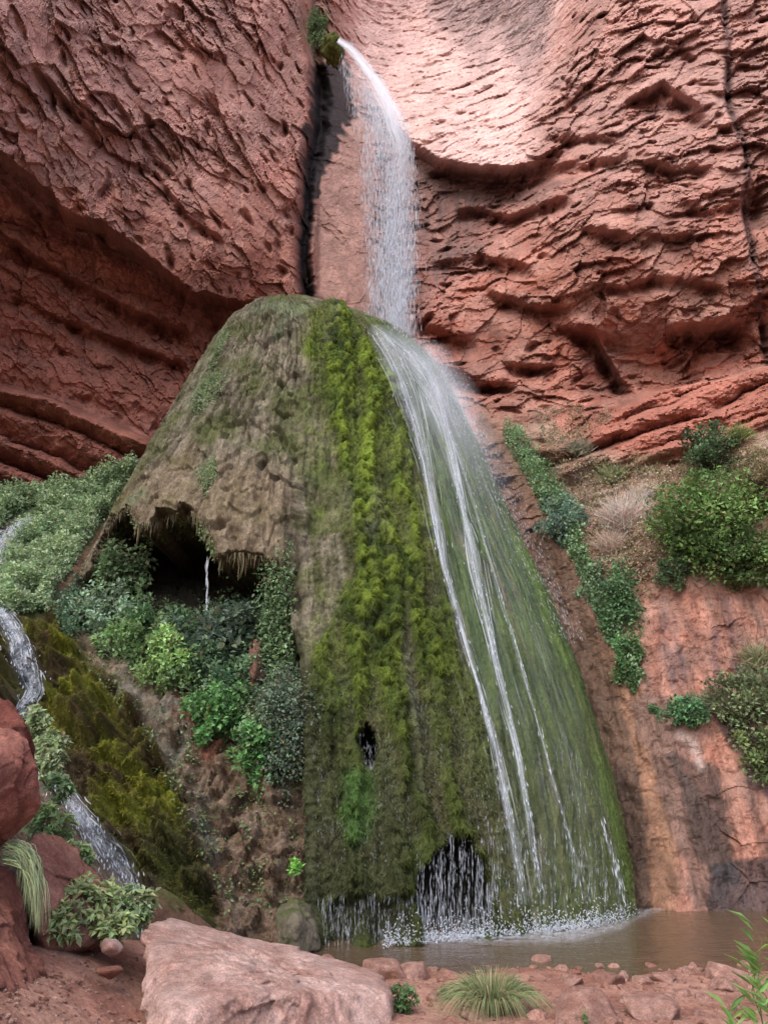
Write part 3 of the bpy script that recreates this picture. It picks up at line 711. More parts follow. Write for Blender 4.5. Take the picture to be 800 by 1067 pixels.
pool = mesh('pool_water', np.stack([QX, QY, QZ], -1), gridfaces(120, 240), M_pool()); tag(pool, kind='structure')
ZB = zbuf(Pc, Md[:, :nph], Bd)
ZC = zbuf(Pc); ZM = zbuf(Md[:, :nph]); ZK = zbuf(Bd)
print('ground', time.time() - T0)

# ================================================================== WATER
def drops(P, D, r, name, mt, parent, a=None):
    """falling water beads: slim double cones along D"""
    n = len(P); r = np.broadcast_to(np.reshape(r, (-1, 1)), (n, 1))
    A = np.cross(D, [.31, .9, .2]); A /= np.linalg.norm(A, axis=1, keepdims=True) + 1e-9
    B = np.cross(D, A); B /= np.linalg.norm(B, axis=1, keepdims=True) + 1e-9
    m = P + D * .62
    V = np.stack([P, m + A * r, m - .5 * A * r + .87 * B * r, m - .5 * A * r - .87 * B * r, P + D], 1)
    t = np.array([[0, 2, 1], [0, 3, 2], [0, 1, 3], [4, 1, 2], [4, 2, 3], [4, 3, 1]])
    Fc = (np.arange(n)[:, None, None] * 5 + t[None]).reshape(-1, 3)
    av = np.ones(n) if a is None else a
    o = mesh(name, V, Fc, mt, parent, attrs={'a': np.repeat(av, 5)}); o['kind'] = 'stuff'; return o
def film(name, P, a, parent, mt=None):
    return mesh(name, P, gridfaces(*P.shape[:2]), mt or M_film, parent, attrs={'a': np.clip(a, 0, 1)})
def along(pts, n):
    a = np.array(pts, float); s = np.r_[0, np.cumsum(np.hypot(*np.diff(a[:, :2], axis=0).T))]
    t = np.linspace(0, s[-1], n); r = np.stack([np.interp(t, s, a[:, k]) for k in range(a.shape[1])], -1)
    for k in range(a.shape[1]):
        q = max(3, n // 25) | 1; ker = np.hanning(q + 2)[1:-1]; ker /= ker.sum()
        r[:, k] = np.convolve(np.pad(r[:, k], q // 2, mode='edge'), ker, 'valid')
    return r
def smB(B, k=4):
    X = np.where(B > 900, np.nan, B)
    c = np.pad(X, k, mode='edge'); out = np.zeros_like(X); w = 0
    for a in range(0, 2 * k + 1, 2):
        for b in range(0, 2 * k + 1, 2):
            out = out + c[a:a + X.shape[0], b:b + X.shape[1]]; w += 1
    out = out / w
    return np.where(np.isnan(out), B, out)
ZMs = smB(ZM, 4); ZKs = smB(ZK, 3)
fall = empty('waterfall', W(400, 345, 17.2), 'tall thin white waterfall dropping from the cliff notch onto the mossy dome', 'waterfall')
# --- the free fall : each bead keeps falling straight down in the world
n = 17000
t0 = rng.random(n)
ugap = rng.random(n)
u = np.where(rng.random(n) < .62, .62 + .30 * rng.normal(size=n) * .7, rng.random(n)).clip(0, 1)   # across the veil, 0 left .. 1 right
sy = rng.random(n) ** .8
u = u + .035 * np.sin(u * 55)
ytop = 46 + u * 66
pyd = ytop + sy * (345 - ytop)
lx = np.interp(pyd, [46, 60, 150, 250, 345], [352, 356, 374, 384, 388]); rx = np.interp(pyd, [46, 60, 90, 110, 150, 200, 345], [368, 384, 404, 417, 431, 433, 428])
pxd = lx + u * (rx - lx) + rng.normal(0, 1, n) * (1.5 + 4 * sy) + 1.2 * np.sin(pyd * .05 + u * 9)
Yd = 18.6 - 1.6 * sstep(40, 150, pyd) + rng.normal(0, .12, n)
P = W(pxd, pyd, Yd)
kp = rng.random(n) < (1.15 - .6 * sstep(.72, 1, u)); P, sy, n = P[kp], sy[kp], int(kp.sum())
ln = .08 + .34 * rng.random(n)
D = np.stack([rng.normal(0, .012, n), rng.normal(0, .01, n), -ln], -1)
drops(rel(P, fall), D, .0028 + .0038 * rng.random(n) ** 2, 'falling_beads', M_film, fall, .25 + .45 * rng.random(n))
# thin aerated veils within it
def veil(lxs, rxs, ys, Yfun, nu, nv, afun, name, parent):
    py = np.linspace(ys[0][0], ys[0][-1], nv)[:, None] + np.zeros((1, nu))
    uu = np.linspace(0, 1, nu)[None] + np.zeros((nv, 1))
    L_ = np.interp(py, ys[0], lxs); Rr = np.interp(py, ys[0], rxs)
    px = L_ + uu * (Rr - L_)
    P = W(px, py, Yfun(px, py, uu))
    return film(name, rel(P, parent), afun(uu, py, P), parent)
ys = ([42, 52, 70, 90, 110, 150, 200, 345],)
def a_up(uu, py, P):
    st = np.stack([uu * 16 + .0 * py, 0 * uu, P[..., 2] * .16], -1)
    s = np.clip(ridged(st, 3, 301) * .7 + .3 * fbm(st * np.array([3, 1, 6]), 3, 302), 0, 1)
    core = np.exp(-((uu - .62) / .30) ** 2)
    topw = np.exp(-((py - 60 - 75 * uu) / 42.) ** 2) * sstep(.35, .8, uu)
    a = s * (.02 + .27 * core) * (1.0 - .72 * sstep(110, 280, py)) + .5 * topw * (.35 + .7 * s)
    return a * sstep(0, .2, uu) * sstep(1, .75, uu) * sstep(40, 50, py)
for q in range(2):
    veil(np.array([352, 353, 357, 363, 367, 374, 380, 386]) + q, np.array([366, 378, 391, 404, 417, 432, 434, 429]) - 2 * q, ys,
         lambda px, py, uu: 18.7 - 1.7 * sstep(40, 150, py) + .25 * np.sin(uu * 5 + q) - .2 * q, 90, 300, a_up, 'water_veil', fall)
# the bright chute where the water leaves the notch
ch = along([(352, 42, 8), (364, 50, 11), (378, 66, 14), (394, 88, 17), (410, 112, 15), (424, 138, 11), (434, 156, 6)], 90)
def ribbon(path, Zfun, nacross, lift, name, parent, afun, seed, bulge=.05):
    n = len(path); tg = np.gradient(path[:, :2], axis=0); tg /= np.linalg.norm(tg, axis=1, keepdims=True)
    nn = np.stack([-tg[:, 1], tg[:, 0]], -1); w = np.linspace(-.5, .5, nacross)
    px = path[:, 0:1] + nn[:, 0:1] * w * path[:, 2:3]; py = path[:, 1:2] + nn[:, 1:2] * w * path[:, 2:3]
    Y = Zfun(px, py) - lift - bulge * np.cos(w * np.pi)[None]
    P = W(px, py, Y)
    s = np.linspace(0, 1, n)[:, None] + 0 * px; uw = w[None] * path[:, 2:3]
    P[..., 1] -= .05 * ridged(np.stack([uw * .35, s * n * .05, 0 * px], -1), 3, seed)
    return film(name, rel(P, parent), afun(s, w[None] + 0 * px, uw, seed), parent)
def a_rib(dens, along_f=.03):
    def f(s, w, uw, seed):
        n = s.shape[0]
        q = np.stack([uw * .42 + 3, s * n * along_f, 0 * s + seed], -1)
        r = ridged(q, 4, seed) * .6 + .55 * fbm(q * np.array([1.5, 5, 1]), 3, seed + 3) + .35
        return np.clip(r, 0, 1) * dens * (1 - np.abs(2 * w) ** 1.5) * sstep(0, .03, s) * sstep(1, .55, s)
    return f
ribbon(ch, lambda px, py: 19.6 - .022 * (py - 42), 16, .9, 'water_chute', fall, lambda s, w, uw, sd_: np.clip(.95 - 1.0 * np.abs(2 * w) ** 1.5 - .35 * s + .45 * fbm(np.stack([uw * .8, s * 6, 0 * s], -1), 3, 9), 0, 1) * sstep(1, .45, s), 311)
# --- down the dome
ZF = lambda px, py: look(ZMs, px, py)
def threads(pth, n, B, lift, parent, al, wpx=(.35, 1.1), spread=.34, lmin=12, lmax=60):
    V = []; A = []; N_ = 10; kk = rng.integers(0, len(pth) - 14, n); g = rng.normal(0, spread, n); ln = rng.integers(lmin, lmax, n)
    t = np.linspace(0, 1, N_)[None]; ki = np.clip(kk[:, None] + t * ln[:, None], 0, len(pth) - 1).astype(int)
    wob_ = g[:, None] + .025 * np.sin(t * 5 + rng.random((n, 1)) * 9)
    tg = np.gradient(pth[:, :2], axis=0); tg /= np.linalg.norm(tg, axis=1, keepdims=True)
    px = pth[ki, 0] - tg[ki, 1] * wob_ * pth[ki, 2]; py = pth[ki, 1] + tg[ki, 0] * wob_ * pth[ki, 2]
    Yt = look(B, px, py) - lift - .04 * rng.random((n, 1)); Yt = np.minimum(Yt, np.median(Yt, axis=1, keepdims=True) + .3)
    w = (wpx[0] + (wpx[1] - wpx[0]) * rng.random((n, 1)) ** 2) * np.sin(np.pi * (.04 + .92 * t)) ** .6
    L_ = W(px - w, py, Yt); R2_ = W(px + w, py, Yt); M_ = W(px, py, Yt - .02)
    V = np.stack([L_, M_, R2_], 2).reshape(-1, 3)
    i = (np.arange(n)[:, None] * N_ + np.arange(N_ - 1)[None]).ravel() * 3
    Fc = np.concatenate([np.stack([i, i + 1, i + 4, i + 3], -1), np.stack([i + 1, i + 2, i + 5, i + 4], -1)])
    av = np.repeat(al * (.5 + .8 * rng.random(n)) * (1.1 - .8 * sstep(.5, 1, kk / len(pth))), N_ * 3)
    o = mesh('water_thread', rel(V, parent), Fc, M_film, parent, attrs={'a': np.clip(av, 0, 1)}); o['kind'] = 'stuff'; return o
streams = [
 ([(384, 338, 10), (398, 354, 26), (412, 382, 26), (424, 412, 24), (434, 445, 18), (443, 480, 15), (450, 515, 12), (455, 548, 11), (462, 590, 6), (474, 632, 6), (488, 680, 5), (503, 730, 5), (516, 780, 6), (526, 830, 8), (536, 880, 9), (545, 945, 11)], .95, 61),
 ([(396, 344, 10), (420, 366, 20), (442, 388, 22), (452, 408, 16), (462, 438, 9), (470, 470, 7), (477, 505, 6), (484, 540, 7), (489, 562, 13), (494, 590, 14), (502, 625, 12), (510, 660, 9), (520, 705, 8), (530, 745, 7), (541, 790, 6), (552, 850, 6), (562, 930, 8)], .95, 71),
 ([(425, 362, 8), (448, 388, 10), (459, 420, 6), (472, 460, 4), (486, 500, 4), (497, 540, 4), (507, 575, 4), (522, 625, 4), (537, 675, 3.4), (552, 725, 3.2), (566, 775, 3), (578, 820, 3), (588, 860, 3.4), (600, 900, 5), (608, 935, 6)], .5, 81),
 ([(410, 352, 14), (450, 374, 24), (470, 402, 24), (490, 440, 16), (505, 486, 10), (520, 530, 6)], .22, 91),
 ([(625, 850, 3), (640, 900, 5), (652, 945, 8)], .25, 95)]
for pts, dn, sd_ in streams:
    pth = along(pts, 420); pth[:, 2] *= 1.1; ribbon(pth, ZF, 18, .10, 'stream_ribbon', fall, a_rib(dn * .36), sd_); threads(pth, int(90 * dn * (1 + pth[:, 2].mean() / 10)), ZMs, .11, fall, .34 * dn + .06, (.2, .7))
    m = int(160 * dn); k = rng.integers(0, 419, m); g = rng.normal(0, .36, m)
    px = pth[k, 0] + g * pth[k, 2]; py = pth[k, 1] + rng.normal(0, 2, m); Pq = on(ZMs, px, py, .10) + np.array([0, -.1, 0]) * rng.random((m, 1))
    Pn = on(ZMs, pth[k + 1, 0] + g * pth[k, 2], pth[k + 1, 1], .12); 
    D = np.stack([(pth[k + 1, 0] - pth[k, 0]) * .02, -.02 - .03 * rng.random(m), -.05 - .10 * rng.random(m)], -1)
    drops(rel(Pq, fall), D, .004 + .005 * rng.random(m), 'water_bead', M_film, fall, .6 + .4 * rng.random(m))
# thin sheet of water over the whole wet side and the drifting spray round its edge
ysd = [338, 360, 400, 480, 560, 650, 780, 880, 955]
Lx = [384, 392, 410, 432, 446, 462, 500, 515, 520]; Rx = [402, 450, 472, 510, 545, 588, 632, 655, 662]
Yr = np.interp(ysd, tpy, R_[4])
def a_film(uu, py, P):
    q = np.stack([uu * 26, 0 * uu, P[..., 2] * .25], -1)
    s = np.clip(ridged(q, 4, 331) + .25, 0, 1) ** 1.5
    return (.006 + .022 * s + .09 * np.exp(-((py - 380) / 60.) ** 2)) * sstep(0, .15, uu) * sstep(1, .88, uu) * (1 - .35 * sstep(500, 800, py)) * sstep(965, 930, py)
def Yfilm(px, py, uu):
    z = look(ZMs, np.minimum(px, np.interp(py, ysd, Rx) - 5), py); return np.minimum(z, np.interp(py, tpy, R_[4])) - .07
veil(Lx, Rx, (ysd,), Yfilm, 160, 500, a_film, 'water_film', fall)
for k in range(26):
    u0 = .04 + .92 * rng.random(); ya = np.linspace(360, 955, 60); lx_ = np.interp(ya, ysd, Lx); rx_ = np.interp(ya, ysd, Rx)
    threads(along(np.stack([lx_ + u0 * (rx_ - lx_), ya, 8 + 8 * rng.random() + 0 * ya], -1), 300), 22, ZMs, .08, fall, .08, (.25, .6), .5, 8, 40)
def a_mist(k):
    def f(uu, py, P):
        nz_ = .6 + .8 * fbm(P * .9 + k * 5, 3, 340 + k)
        return np.clip(nz_, .1, 1.3) * (.25 * np.exp(-((py - 415) / 70.) ** 2) + .012 * sstep(330, 420, py)) * np.sin(np.pi * uu) ** 1.2 * sstep(332, 350, py) * sstep(960, 700, py)
    return f
for k, (dx, off_) in enumerate(((0, .25), (7, .5), (12, .8))):
    veil(np.array(Lx) + 16, np.array(Rx) + 9 + dx * np.array([1, 1, 1.4, 1.4, 1.2, .9, .6, .3, .2]), (ysd,), lambda px, py, uu: Yfilm(px, py, uu) - off_, 40, 120, a_mist(k), 'spray', fall)
# fine spray beads round the landing and along the edge
m = 2600; tq = rng.random(m) ** 1.4; pyq = 338 + tq * 330; e = np.interp(pyq, ysd, Rx)
pxq = e - 40 + 52 * rng.random(m) ** .7 * 1.0 + rng.normal(0, 5, m)
drops(rel(W(pxq, pyq, np.interp(pyq, tpy, R_[4]) - .6 + rng.normal(0, .2, m)), fall), np.stack([.02 + .01 * rng.random(m), 0 * tq, -.03 - .05 * rng.random(m)], -1), .003 + .003 * rng.random(m), 'spray_bead', M_film, fall, .3 + .4 * rng.random(m))
# --- drips from the moss edges
DR = .5
def drips(poly, n, depB, off0, l0, l1, r0, r1, name, parent, cols=None, drift=0., vstack=7):
    q = in_poly(poly, n)
    px = np.repeat(q[:, 0], vstack) + rng.normal(0, .5, n * vstack); py = np.repeat(q[:, 1], vstack) + np.tile(np.arange(vstack), n) * 9 * rng.random(n * vstack)
    Y0 = np.repeat(look(depB, q[:, 0], q[:, 1]) - off0, vstack)
    ok = (sdist(px, py, poly) > -4) & (Y0 < 60); px, py, Y0 = px[ok], py[ok], Y0[ok]; k = len(px)
    D = np.stack([0 * px, 0 * px, -(l0 + (l1 - l0) * rng.random(k))], -1)
    drops(rel(W(px, py, Y0), parent), D, DR * (r0 + (r1 - r0) * rng.random(k) ** 2), name, M_film, parent, .2 + .4 * rng.random(k))
def frontY(px, py): return np.interp(py, tpy, R_[5])
ZD = ZM.copy(); jj, ii = np.meshgrid(np.arange(BN) + BX0, np.arange(BM) + BY0)
# depth of the dome's own face, without its hollows, for water that drips in front of them
ZF0 = zbuf(Mp[:, :nph]); ZF0 = np.where(ZF0 > 900, 14, ZF0)
drips([(432, 860), (470, 850), (530, 845), (640, 880), (655, 945), (560, 968), (520, 972), (440, 980), (428, 930)], 330, ZF0, .22, .03, .16, .0035, .009, 'drip_curtain', fall)
drips([(438, 880), (520, 868), (530, 960), (436, 975)], 110, ZF0, .26, .05, .2, .004, .009, 'drip_curtain', fall)
drips([(330, 930), (430, 925), (432, 980), (340, 985)], 130, ZF0, .22, .04, .14, .003, .006, 'drip_curtain', fall)
drips([(320, 700), (420, 700), (520, 760), (560, 860), (420, 900), (330, 900)], 520, ZF0, .25, .02, .07, .0025, .0055, 'drip_curtain', fall, vstack=3)
drips([(374, 770), (392, 770), (390, 802), (378, 802)], 18, ZF0, .2, .04, .12, .003, .006, 'drip_curtain', fall)
drips([(560, 780), (600, 760), (650, 900), (655, 940), (600, 900)], 120, ZF0, .2, .04, .14, .003, .007, 'drip_curtain', fall)
drips([(395, 560), (440, 560), (500, 740), (440, 760), (400, 700)], 160, ZF0, .25, .02, .06, .0025, .005, 'drip_curtain', fall, vstack=3)
# splash line on the pool
wl = np.array([(335, 988), (400, 985), (430, 982), (480, 978), (520, 974), (560, 971), (600, 967), (640, 959), (662, 951)], float)
fx = np.linspace(395, 690, 240); fyl = np.interp(fx, wl[:, 0], wl[:, 1])
sp_w = np.interp(fx, [395, 430, 480, 540, 600, 650, 690], [2, 6, 10, 13, 17, 15, 3])
vv = np.linspace(0, 1, 14)
FX = fx[None] + 0 * vv[:, None]; FY = fyl[None] - 3 + vv[:, None] * sp_w[None] * 1.25
tz = (FY - 533.5) / F; YY = CAMZ * (cp + tz * sp) / (tz * cp - sp)
Pf = W(FX, FY, YY); fo = fbm(np.stack([FX * .12, FY * .5, 0 * FX], -1), 4, 351)
Pf[..., 2] = .025 + .03 * np.clip(fo, 0, 1) * np.sin(np.pi * vv)[:, None]
film('foam', rel(Pf, fall), (.12 + .75 * np.clip(fo + .35, 0, 1)) * np.sin(np.pi * vv ** .7)[:, None] * np.sin(np.pi * np.linspace(.02, .98, 240))[None] ** .4, fall)
m = 2300; fxs = 400 + 262 * rng.random(m); hh = rng.exponential(.07, m); yb = np.interp(fxs, wl[:, 0], wl[:, 1]) + rng.normal(0, 1.5, m) + 2
tz = (yb - 533.5) / F; Yb = CAMZ * (cp + tz * sp) / (tz * cp - sp); Ps = W(fxs, yb, Yb - .1 * rng.random(m)); Ps[:, 2] = .02 + hh
drops(rel(Ps, fall), np.stack([rng.normal(0, .02, m), rng.normal(0, .02, m), .01 + .03 * rng.random(m)], -1), .004 + .006 * rng.random(m), 'splash', M_film, fall, .5 + .4 * rng.random(m))
# --- drip falling in the cave
cvd = empty('cave_drip', W(216, 600, 14.2), 'thin white trickle falling inside the dark hollow of the dome', 'trickle')
m = 90; pc = 578 + 62 * rng.random(m); drops(rel(W(216 + rng.normal(0, .8, m), pc, 14.4), cvd), np.stack([0 * pc, 0 * pc, -.1 - .1 * rng.random(m)], -1), .0035 + .003 * rng.random(m), 'falling_beads', M_film, cvd)
# --- the side stream
side = empty('side_stream', W(40, 715, 12.2), 'small white stream tumbling down the mossy bank at the left edge', 'stream')
ZG = lambda px, py: look(ZKs, px, py)
for pts, dn, sd_ in (([(34, 540, 6), (22, 546, 10), (8, 560, 18), (-4, 580, 18), (-20, 610, 18)], .8, 401),
    ([(-18, 615, 14), (-4, 630, 16), (10, 648, 22), (20, 668, 26), (26, 690, 30), (34, 708, 26), (38, 720, 20), (26, 738, 18), (16, 752, 14), (20, 775, 14), (40, 800, 10), (58, 815, 12), (74, 833, 20), (90, 856, 24), (106, 878, 30), (122, 896, 34), (136, 918, 28), (146, 940, 18), (152, 965, 14), (154, 985, 12)], .95, 411)):
    pth = along(pts, 420); lf_ = .5 if sd_ == 401 else .12; ribbon(pth, ZG, 24, lf_, 'white_water', side, a_rib(dn * .6, .10), sd_, .08); threads(pth, int(420 * dn), ZKs, lf_ + .03, side, .6, (.3, 1.0), .3, 6, 22)
    m = int(600 * dn); k = rng.integers(0, 418, m); g = rng.normal(0, .3, m)
    Pq = on(ZKs, pth[k, 0] + g * pth[k, 2], pth[k, 1] + rng.normal(0, 2, m), .12) + np.array([0, -.06, .05]) * rng.random((m, 1))
    drops(rel(Pq, side), np.stack([.03 * rng.random(m), -.02 - .02 * rng.random(m), -.03 - .05 * rng.random(m)], -1), .006 + .007 * rng.random(m), 'water_bead', M_film, side, .6 + .4 * rng.random(m))
print('water', time.time() - T0)

# ================================================================== PLANTS
def leaves(P, D, Ln, Wd, colr, name, mt, parent, fold=.25):
    """one leaf = two faces folded along the midrib"""
    n = len(P); D = D / (np.linalg.norm(D, axis=1, keepdims=True) + 1e-9)
    up = np.array([0, -.25, 1.]) + rng.normal(0, .45, (n, 3)); Sd = np.cross(D, up); Sd /= np.linalg.norm(Sd, axis=1, keepdims=True) + 1e-9
    Un = np.cross(Sd, D); Ln = np.reshape(Ln, (-1, 1)); Wd = np.reshape(Wd, (-1, 1))
    V = np.stack([P, P + D * Ln * .45 + Sd * Wd + Un * Wd * fold, P + D * Ln - Un * Ln * .15, P + D * Ln * .45 - Sd * Wd + Un * Wd * fold], 1)
    i = np.arange(n)[:, None] * 4
    Fc = np.concatenate([np.concatenate([i, i + 1, i + 2], 1), np.concatenate([i, i + 2, i + 3], 1)])
    return mesh(name, V, Fc, mt, parent, col=np.repeat(np.clip(colr, .004, .8), 4, 0), smooth=False)
def unit(n, up=0., fr=0.):
    d = rng.normal(size=(n, 3)); d /= np.linalg.norm(d, axis=1, keepdims=True); d = d + np.array([0, -fr, up]); return d / np.linalg.norm(d, axis=1, keepdims=True)
def tint(n, c, var=.25, dry=0.):
    c = np.array(c, float); c = (c * .86 + .14 * c.mean()) * np.array([1.42, 1.30, 1.25])
    c = c[None] * (1 + var * rng.normal(size=(n, 1))) * (1 + .08 * rng.normal(size=(n, 3)))
    if dry: k = rng.random(n) < dry; c[k] = np.array([.22, .17, .09]) * (.7 + .6 * rng.random((k.sum(), 1)))
    return np.clip(c, .004, .6)
def carpet(name, poly, n, B, L0, L1, c, lift=.15, up=.3, fr=.5, label=None, cat=None, kind='stuff', wr=.35, seed=0, parent=None, dry=0., patch=.35, group=None, avoid=()):
    q = in_poly(poly, n); P = on(B, q[:, 0], q[:, 1]); ok = P[:, 1] < 40; P = P[ok]; q = q[ok]
    k = fbm(P[None] * 2.2 + seed, 3, 500 + seed)[0] if False else fbm(P[:, None] * 2.2, 3, 500 + seed)[:, 0]
    for ap, aw in avoid:
        okk = pline(q[:, 0], q[:, 1], ap)[0] > aw * (.7 + .6 * rng.random(len(q))); q, P, k = q[okk], P[okk], k[okk]
    edge = sdist(q[:, 0], q[:, 1], poly)
    ok = (k > -patch - .3 + .5 * rng.random(len(k))) & (edge > 7 * rng.random(len(k)) ** 2 + 3 * k); P = P[ok]; k = k[ok]; m = len(P)
    P = P + np.array([0, -1, .6]) * (lift * (rng.random((m, 1)) ** 1.5) * (1 + 1.2 * k[:, None]))
    Ln = L0 + (L1 - L0) * rng.random(m)
    cc = tint(m, np.array(c) * 1.6, .25, dry) * (1 + .35 * k[:, None])
    if parent is not None: P = rel(P, parent)
    o = leaves(P, unit(m, up, fr), Ln, Ln * wr, cc, name, M_leaf, parent)
    if parent is None: tag(o, label, cat, group, kind)
    return o
def tube(path, rad, nside=5):
    path = np.asarray(path, float); n = len(path); t = np.gradient(path, axis=0); t /= np.linalg.norm(t, axis=1, keepdims=True) + 1e-9
    a = np.cross(t, [.3, .8, .1]); a /= np.linalg.norm(a, axis=1, keepdims=True) + 1e-9; b = np.cross(t, a)
    th = np.arange(nside) / nside * 2 * np.pi; r = np.reshape(rad, (-1, 1, 1)) * np.ones((n, 1, 1))
    return path[:, None] + r * (a[:, None] * np.cos(th)[None, :, None] + b[:, None] * np.sin(th)[None, :, None])
def stems_mesh(name, base, tips, r, parent, c=(.10, .07, .05), sag=.1):
    V = []; Fc = []; o = 0
    for tp in tips:
        t = np.linspace(0, 1, 6)[:, None]; p = base + (tp - base) * t; p[:, 2] += sag * np.sin(t[:, 0] * np.pi) * np.linalg.norm(tp - base); p[1:-1] += rng.normal(0, .04 * np.linalg.norm(tp - base), (4, 3))
        g = tube(p, r * (1 - .75 * t[:, 0])); V.append(g.reshape(-1, 3)); f = gridfaces(6, 5, True); Fc.append(f + o); o += 30
    V = np.concatenate(V)
    return mesh(name, V, np.concatenate(Fc), M_bark, parent, col=np.tile(np.array(c), (len(V), 1)))
def shrub(name, px, py, Y, rx, ry, n, L0, L1, c, label, cat, group=None, nclump=None, up=.25, wr=.34, dep=.7, dry=.03, hang=0., stem_c=(.10, .07, .05), var=.28):
    """rx, ry in metres; grows out of the rock behind/below it"""
    cen = W(px, py, Y); root = empty(name, cen - np.array([0, -.1, ry * .9]), label, cat, group)
    nclump = nclump or max(10, int(n / 60))
    d = rng.normal(size=(nclump, 3)); d /= np.linalg.norm(d, axis=1, keepdims=True); d *= (.3 + .9 * rng.random((nclump, 1)) ** .8)
    cc = cen + d * np.array([rx, rx * dep, ry]) ; cr = (.20 + .22 * rng.random(nclump)) * (rx * ry) ** .5
    k = rng.integers(0, nclump, n); q = rng.normal(size=(n, 3)); q /= np.linalg.norm(q, axis=1, keepdims=True)
    P = cc[k] + q * cr[k, None] * (.35 + .65 * rng.random((n, 1)))
    P[:, 2] -= hang * rng.random(n) * ry
    D = q * .7 + unit(n, up - hang, .35)
    Ln = L0 + (L1 - L0) * rng.random(n); cv = (1 + .25 * rng.normal(size=nclump))[k, None]
    leaves(rel(P, root), D, Ln, Ln * wr, tint(n, np.array(c) * 1.6, var * .6, dry) * np.clip(cv, .5, 1.6), 'foliage', M_leaf, root)
    b = rel(cen - np.array([0, -.25, ry * .95]), root)
    stems_mesh('stem', b, rel(cc[rng.permutation(nclump)[:min(14, nclump)]], root), .012 + .01 * rx, root, stem_c)
    return root
def strands(name, P0_, P1_, r, c, mt, parent, sag, nseg=6):
    """grass blades / thin twigs: tapering strips from P0 to P1 bending by sag (vector per blade)"""
    n = len(P0_); t = np.linspace(0, 1, nseg)[None, :, None]
    pts = P0_[:, None] * (1 - t) + P1_[:, None] * t + np.reshape(sag, (n, 1, 3)) * np.sin(t * np.pi) 
    d = P1_ - P0_; s = np.cross(d, rng.normal(size=(n, 3))); s /= np.linalg.norm(s, axis=1, keepdims=True) + 1e-9
    w = np.reshape(r, (-1, 1, 1)) * (1 - t ** 2 * .95)
    V = np.stack([pts - s[:, None] * w, pts + s[:, None] * w], 2).reshape(-1, 3)
    i = (np.arange(n)[:, None] * nseg + np.arange(nseg - 1)[None]).ravel() * 2
    Fc = np.stack([i, i + 1, i + 3, i + 2], -1)
    return mesh(name, V, Fc, mt, parent, col=np.repeat(np.clip(c, .004, .8), nseg * 2, 0))

GR = (.10, .19, .07); BG = (.11, .18, .12); LG = (.11, .20, .065); DG = (.05, .09, .04); PG = (.11, .19, .10); GG = (.12, .15, .10)
# left fern bank: uncountable ground cover
carpet('maidenhair_ferns', [(-15, 514), (60, 506), (100, 497), (143, 478), (146, 492), (128, 520), (104, 550), (78, 590), (60, 615), (55, 638), (-15, 640)], 46000, ZK, .04, .09, (.16, .25, .135), .28, .3, .6, 'carpet of pale green ferns over the bank behind the side stream', 'ferns', seed=1, patch=.6, avoid=[([(36, 539), (20, 547), (8, 560), (-6, 582)], 13)])
carpet('small_ferns', [(58, 640), (80, 600), (100, 600), (95, 660), (70, 670)], 2500, ZK, .04, .08, (.06, .12, .07), .2, label='small patch of dull green ferns left of the dark hollow', cat='ferns', seed=2)
hollow = 'plants growing in the hollow of the dome'
YH = lambda px, py, o=.0: float(min(look(ZK, np.array(px), np.array(py)), 40)) - o
shrub('cave_shrub', 122, 590, 14.9, .55, .75, 2600, .07, .14, DG, 'dark leafy plant hanging at the left mouth of the hollow', 'shrub', hollow, hang=.6)
shrub('cave_shrub', 108, 640, 14.0, .5, .5, 2600, .05, .11, BG, 'grey green ferny plant at the lower left of the hollow', 'shrub', hollow, hang=.3)
shrub('cave_shrub', 165, 658, 14.3, .85, .45, 4200, .06, .13, (.045, .10, .045), 'mid green bush along the floor of the hollow, below its opening', 'shrub', hollow)
shrub('cave_shrub', 140, 668, 13.8, .6, .35, 2600, .05, .11, GR, 'low fresh green plant at the foot of the hollow beside the grey flowstone', 'shrub', hollow)
shrub('cave_shrub', 235, 670, 13.9, .85, .55, 3600, .08, .16, (.05, .085, .06), 'broad leaved blue green shrub right of centre in the hollow', 'shrub', hollow)
shrub('cave_shrub', 266, 668, 14.2, .5, .55, 2200, .08, .15, (.04, .075, .05), 'dark blue green shrub under the right end of the hollow', 'shrub', hollow)
shrub('cave_shrub', 176, 688, 13.3, .45, .55, 2600, .05, .10, LG, 'bright light green clump below the hollow', 'shrub', hollow)
shrub('cave_shrub', 238, 700, 13.3, .6, .5, 2800, .06, .12, (.045, .095, .05), 'deep green plant beside the pale red stone stub', 'shrub', hollow)
shrub('cave_shrub', 228, 745, 12.8, .45, .45, 2600, .06, .12, (.06, .15, .05), 'bright green bush lower down on the brown flowstone', 'shrub', hollow)
shrub('cave_shrub', 268, 782, 12.4, .42, .42, 2600, .05, .11, (.06, .16, .05), 'bright green bush lowest on the brown flowstone', 'shrub', hollow)
shrub('hanging_vine', 292, 620, 13.3, .28, .95, 4200, .04, .09, (.065, .12, .055), 'long green vine hanging down the right side of the hollow', 'vine', None, hang=.7)
shrub('hanging_vine', 300, 745, 12.35, .42, .85, 6500, .035, .08, (.06, .095, .065), 'dense grey green creeper curtain left of the dark moss', 'vine', None, hang=.5)
shrub('small_fern', 308, 903, 11.3, .09, .12, 160, .04, .08, (.09, .24, .04), 'tiny bright green fern on the dark base of the dome', 'fern')
carpet('hollow_plants', [(80, 640), (110, 615), (200, 632), (300, 600), (312, 700), (318, 800), (270, 800), (230, 760), (195, 735), (150, 700), (110, 690)], 9000, ZK, .05, .10, (.085, .15, .07), .3, .3, .6, 'low mixed greenery filling the gaps between the shrubs of the hollow', 'ground cover', seed=12, patch=.2)
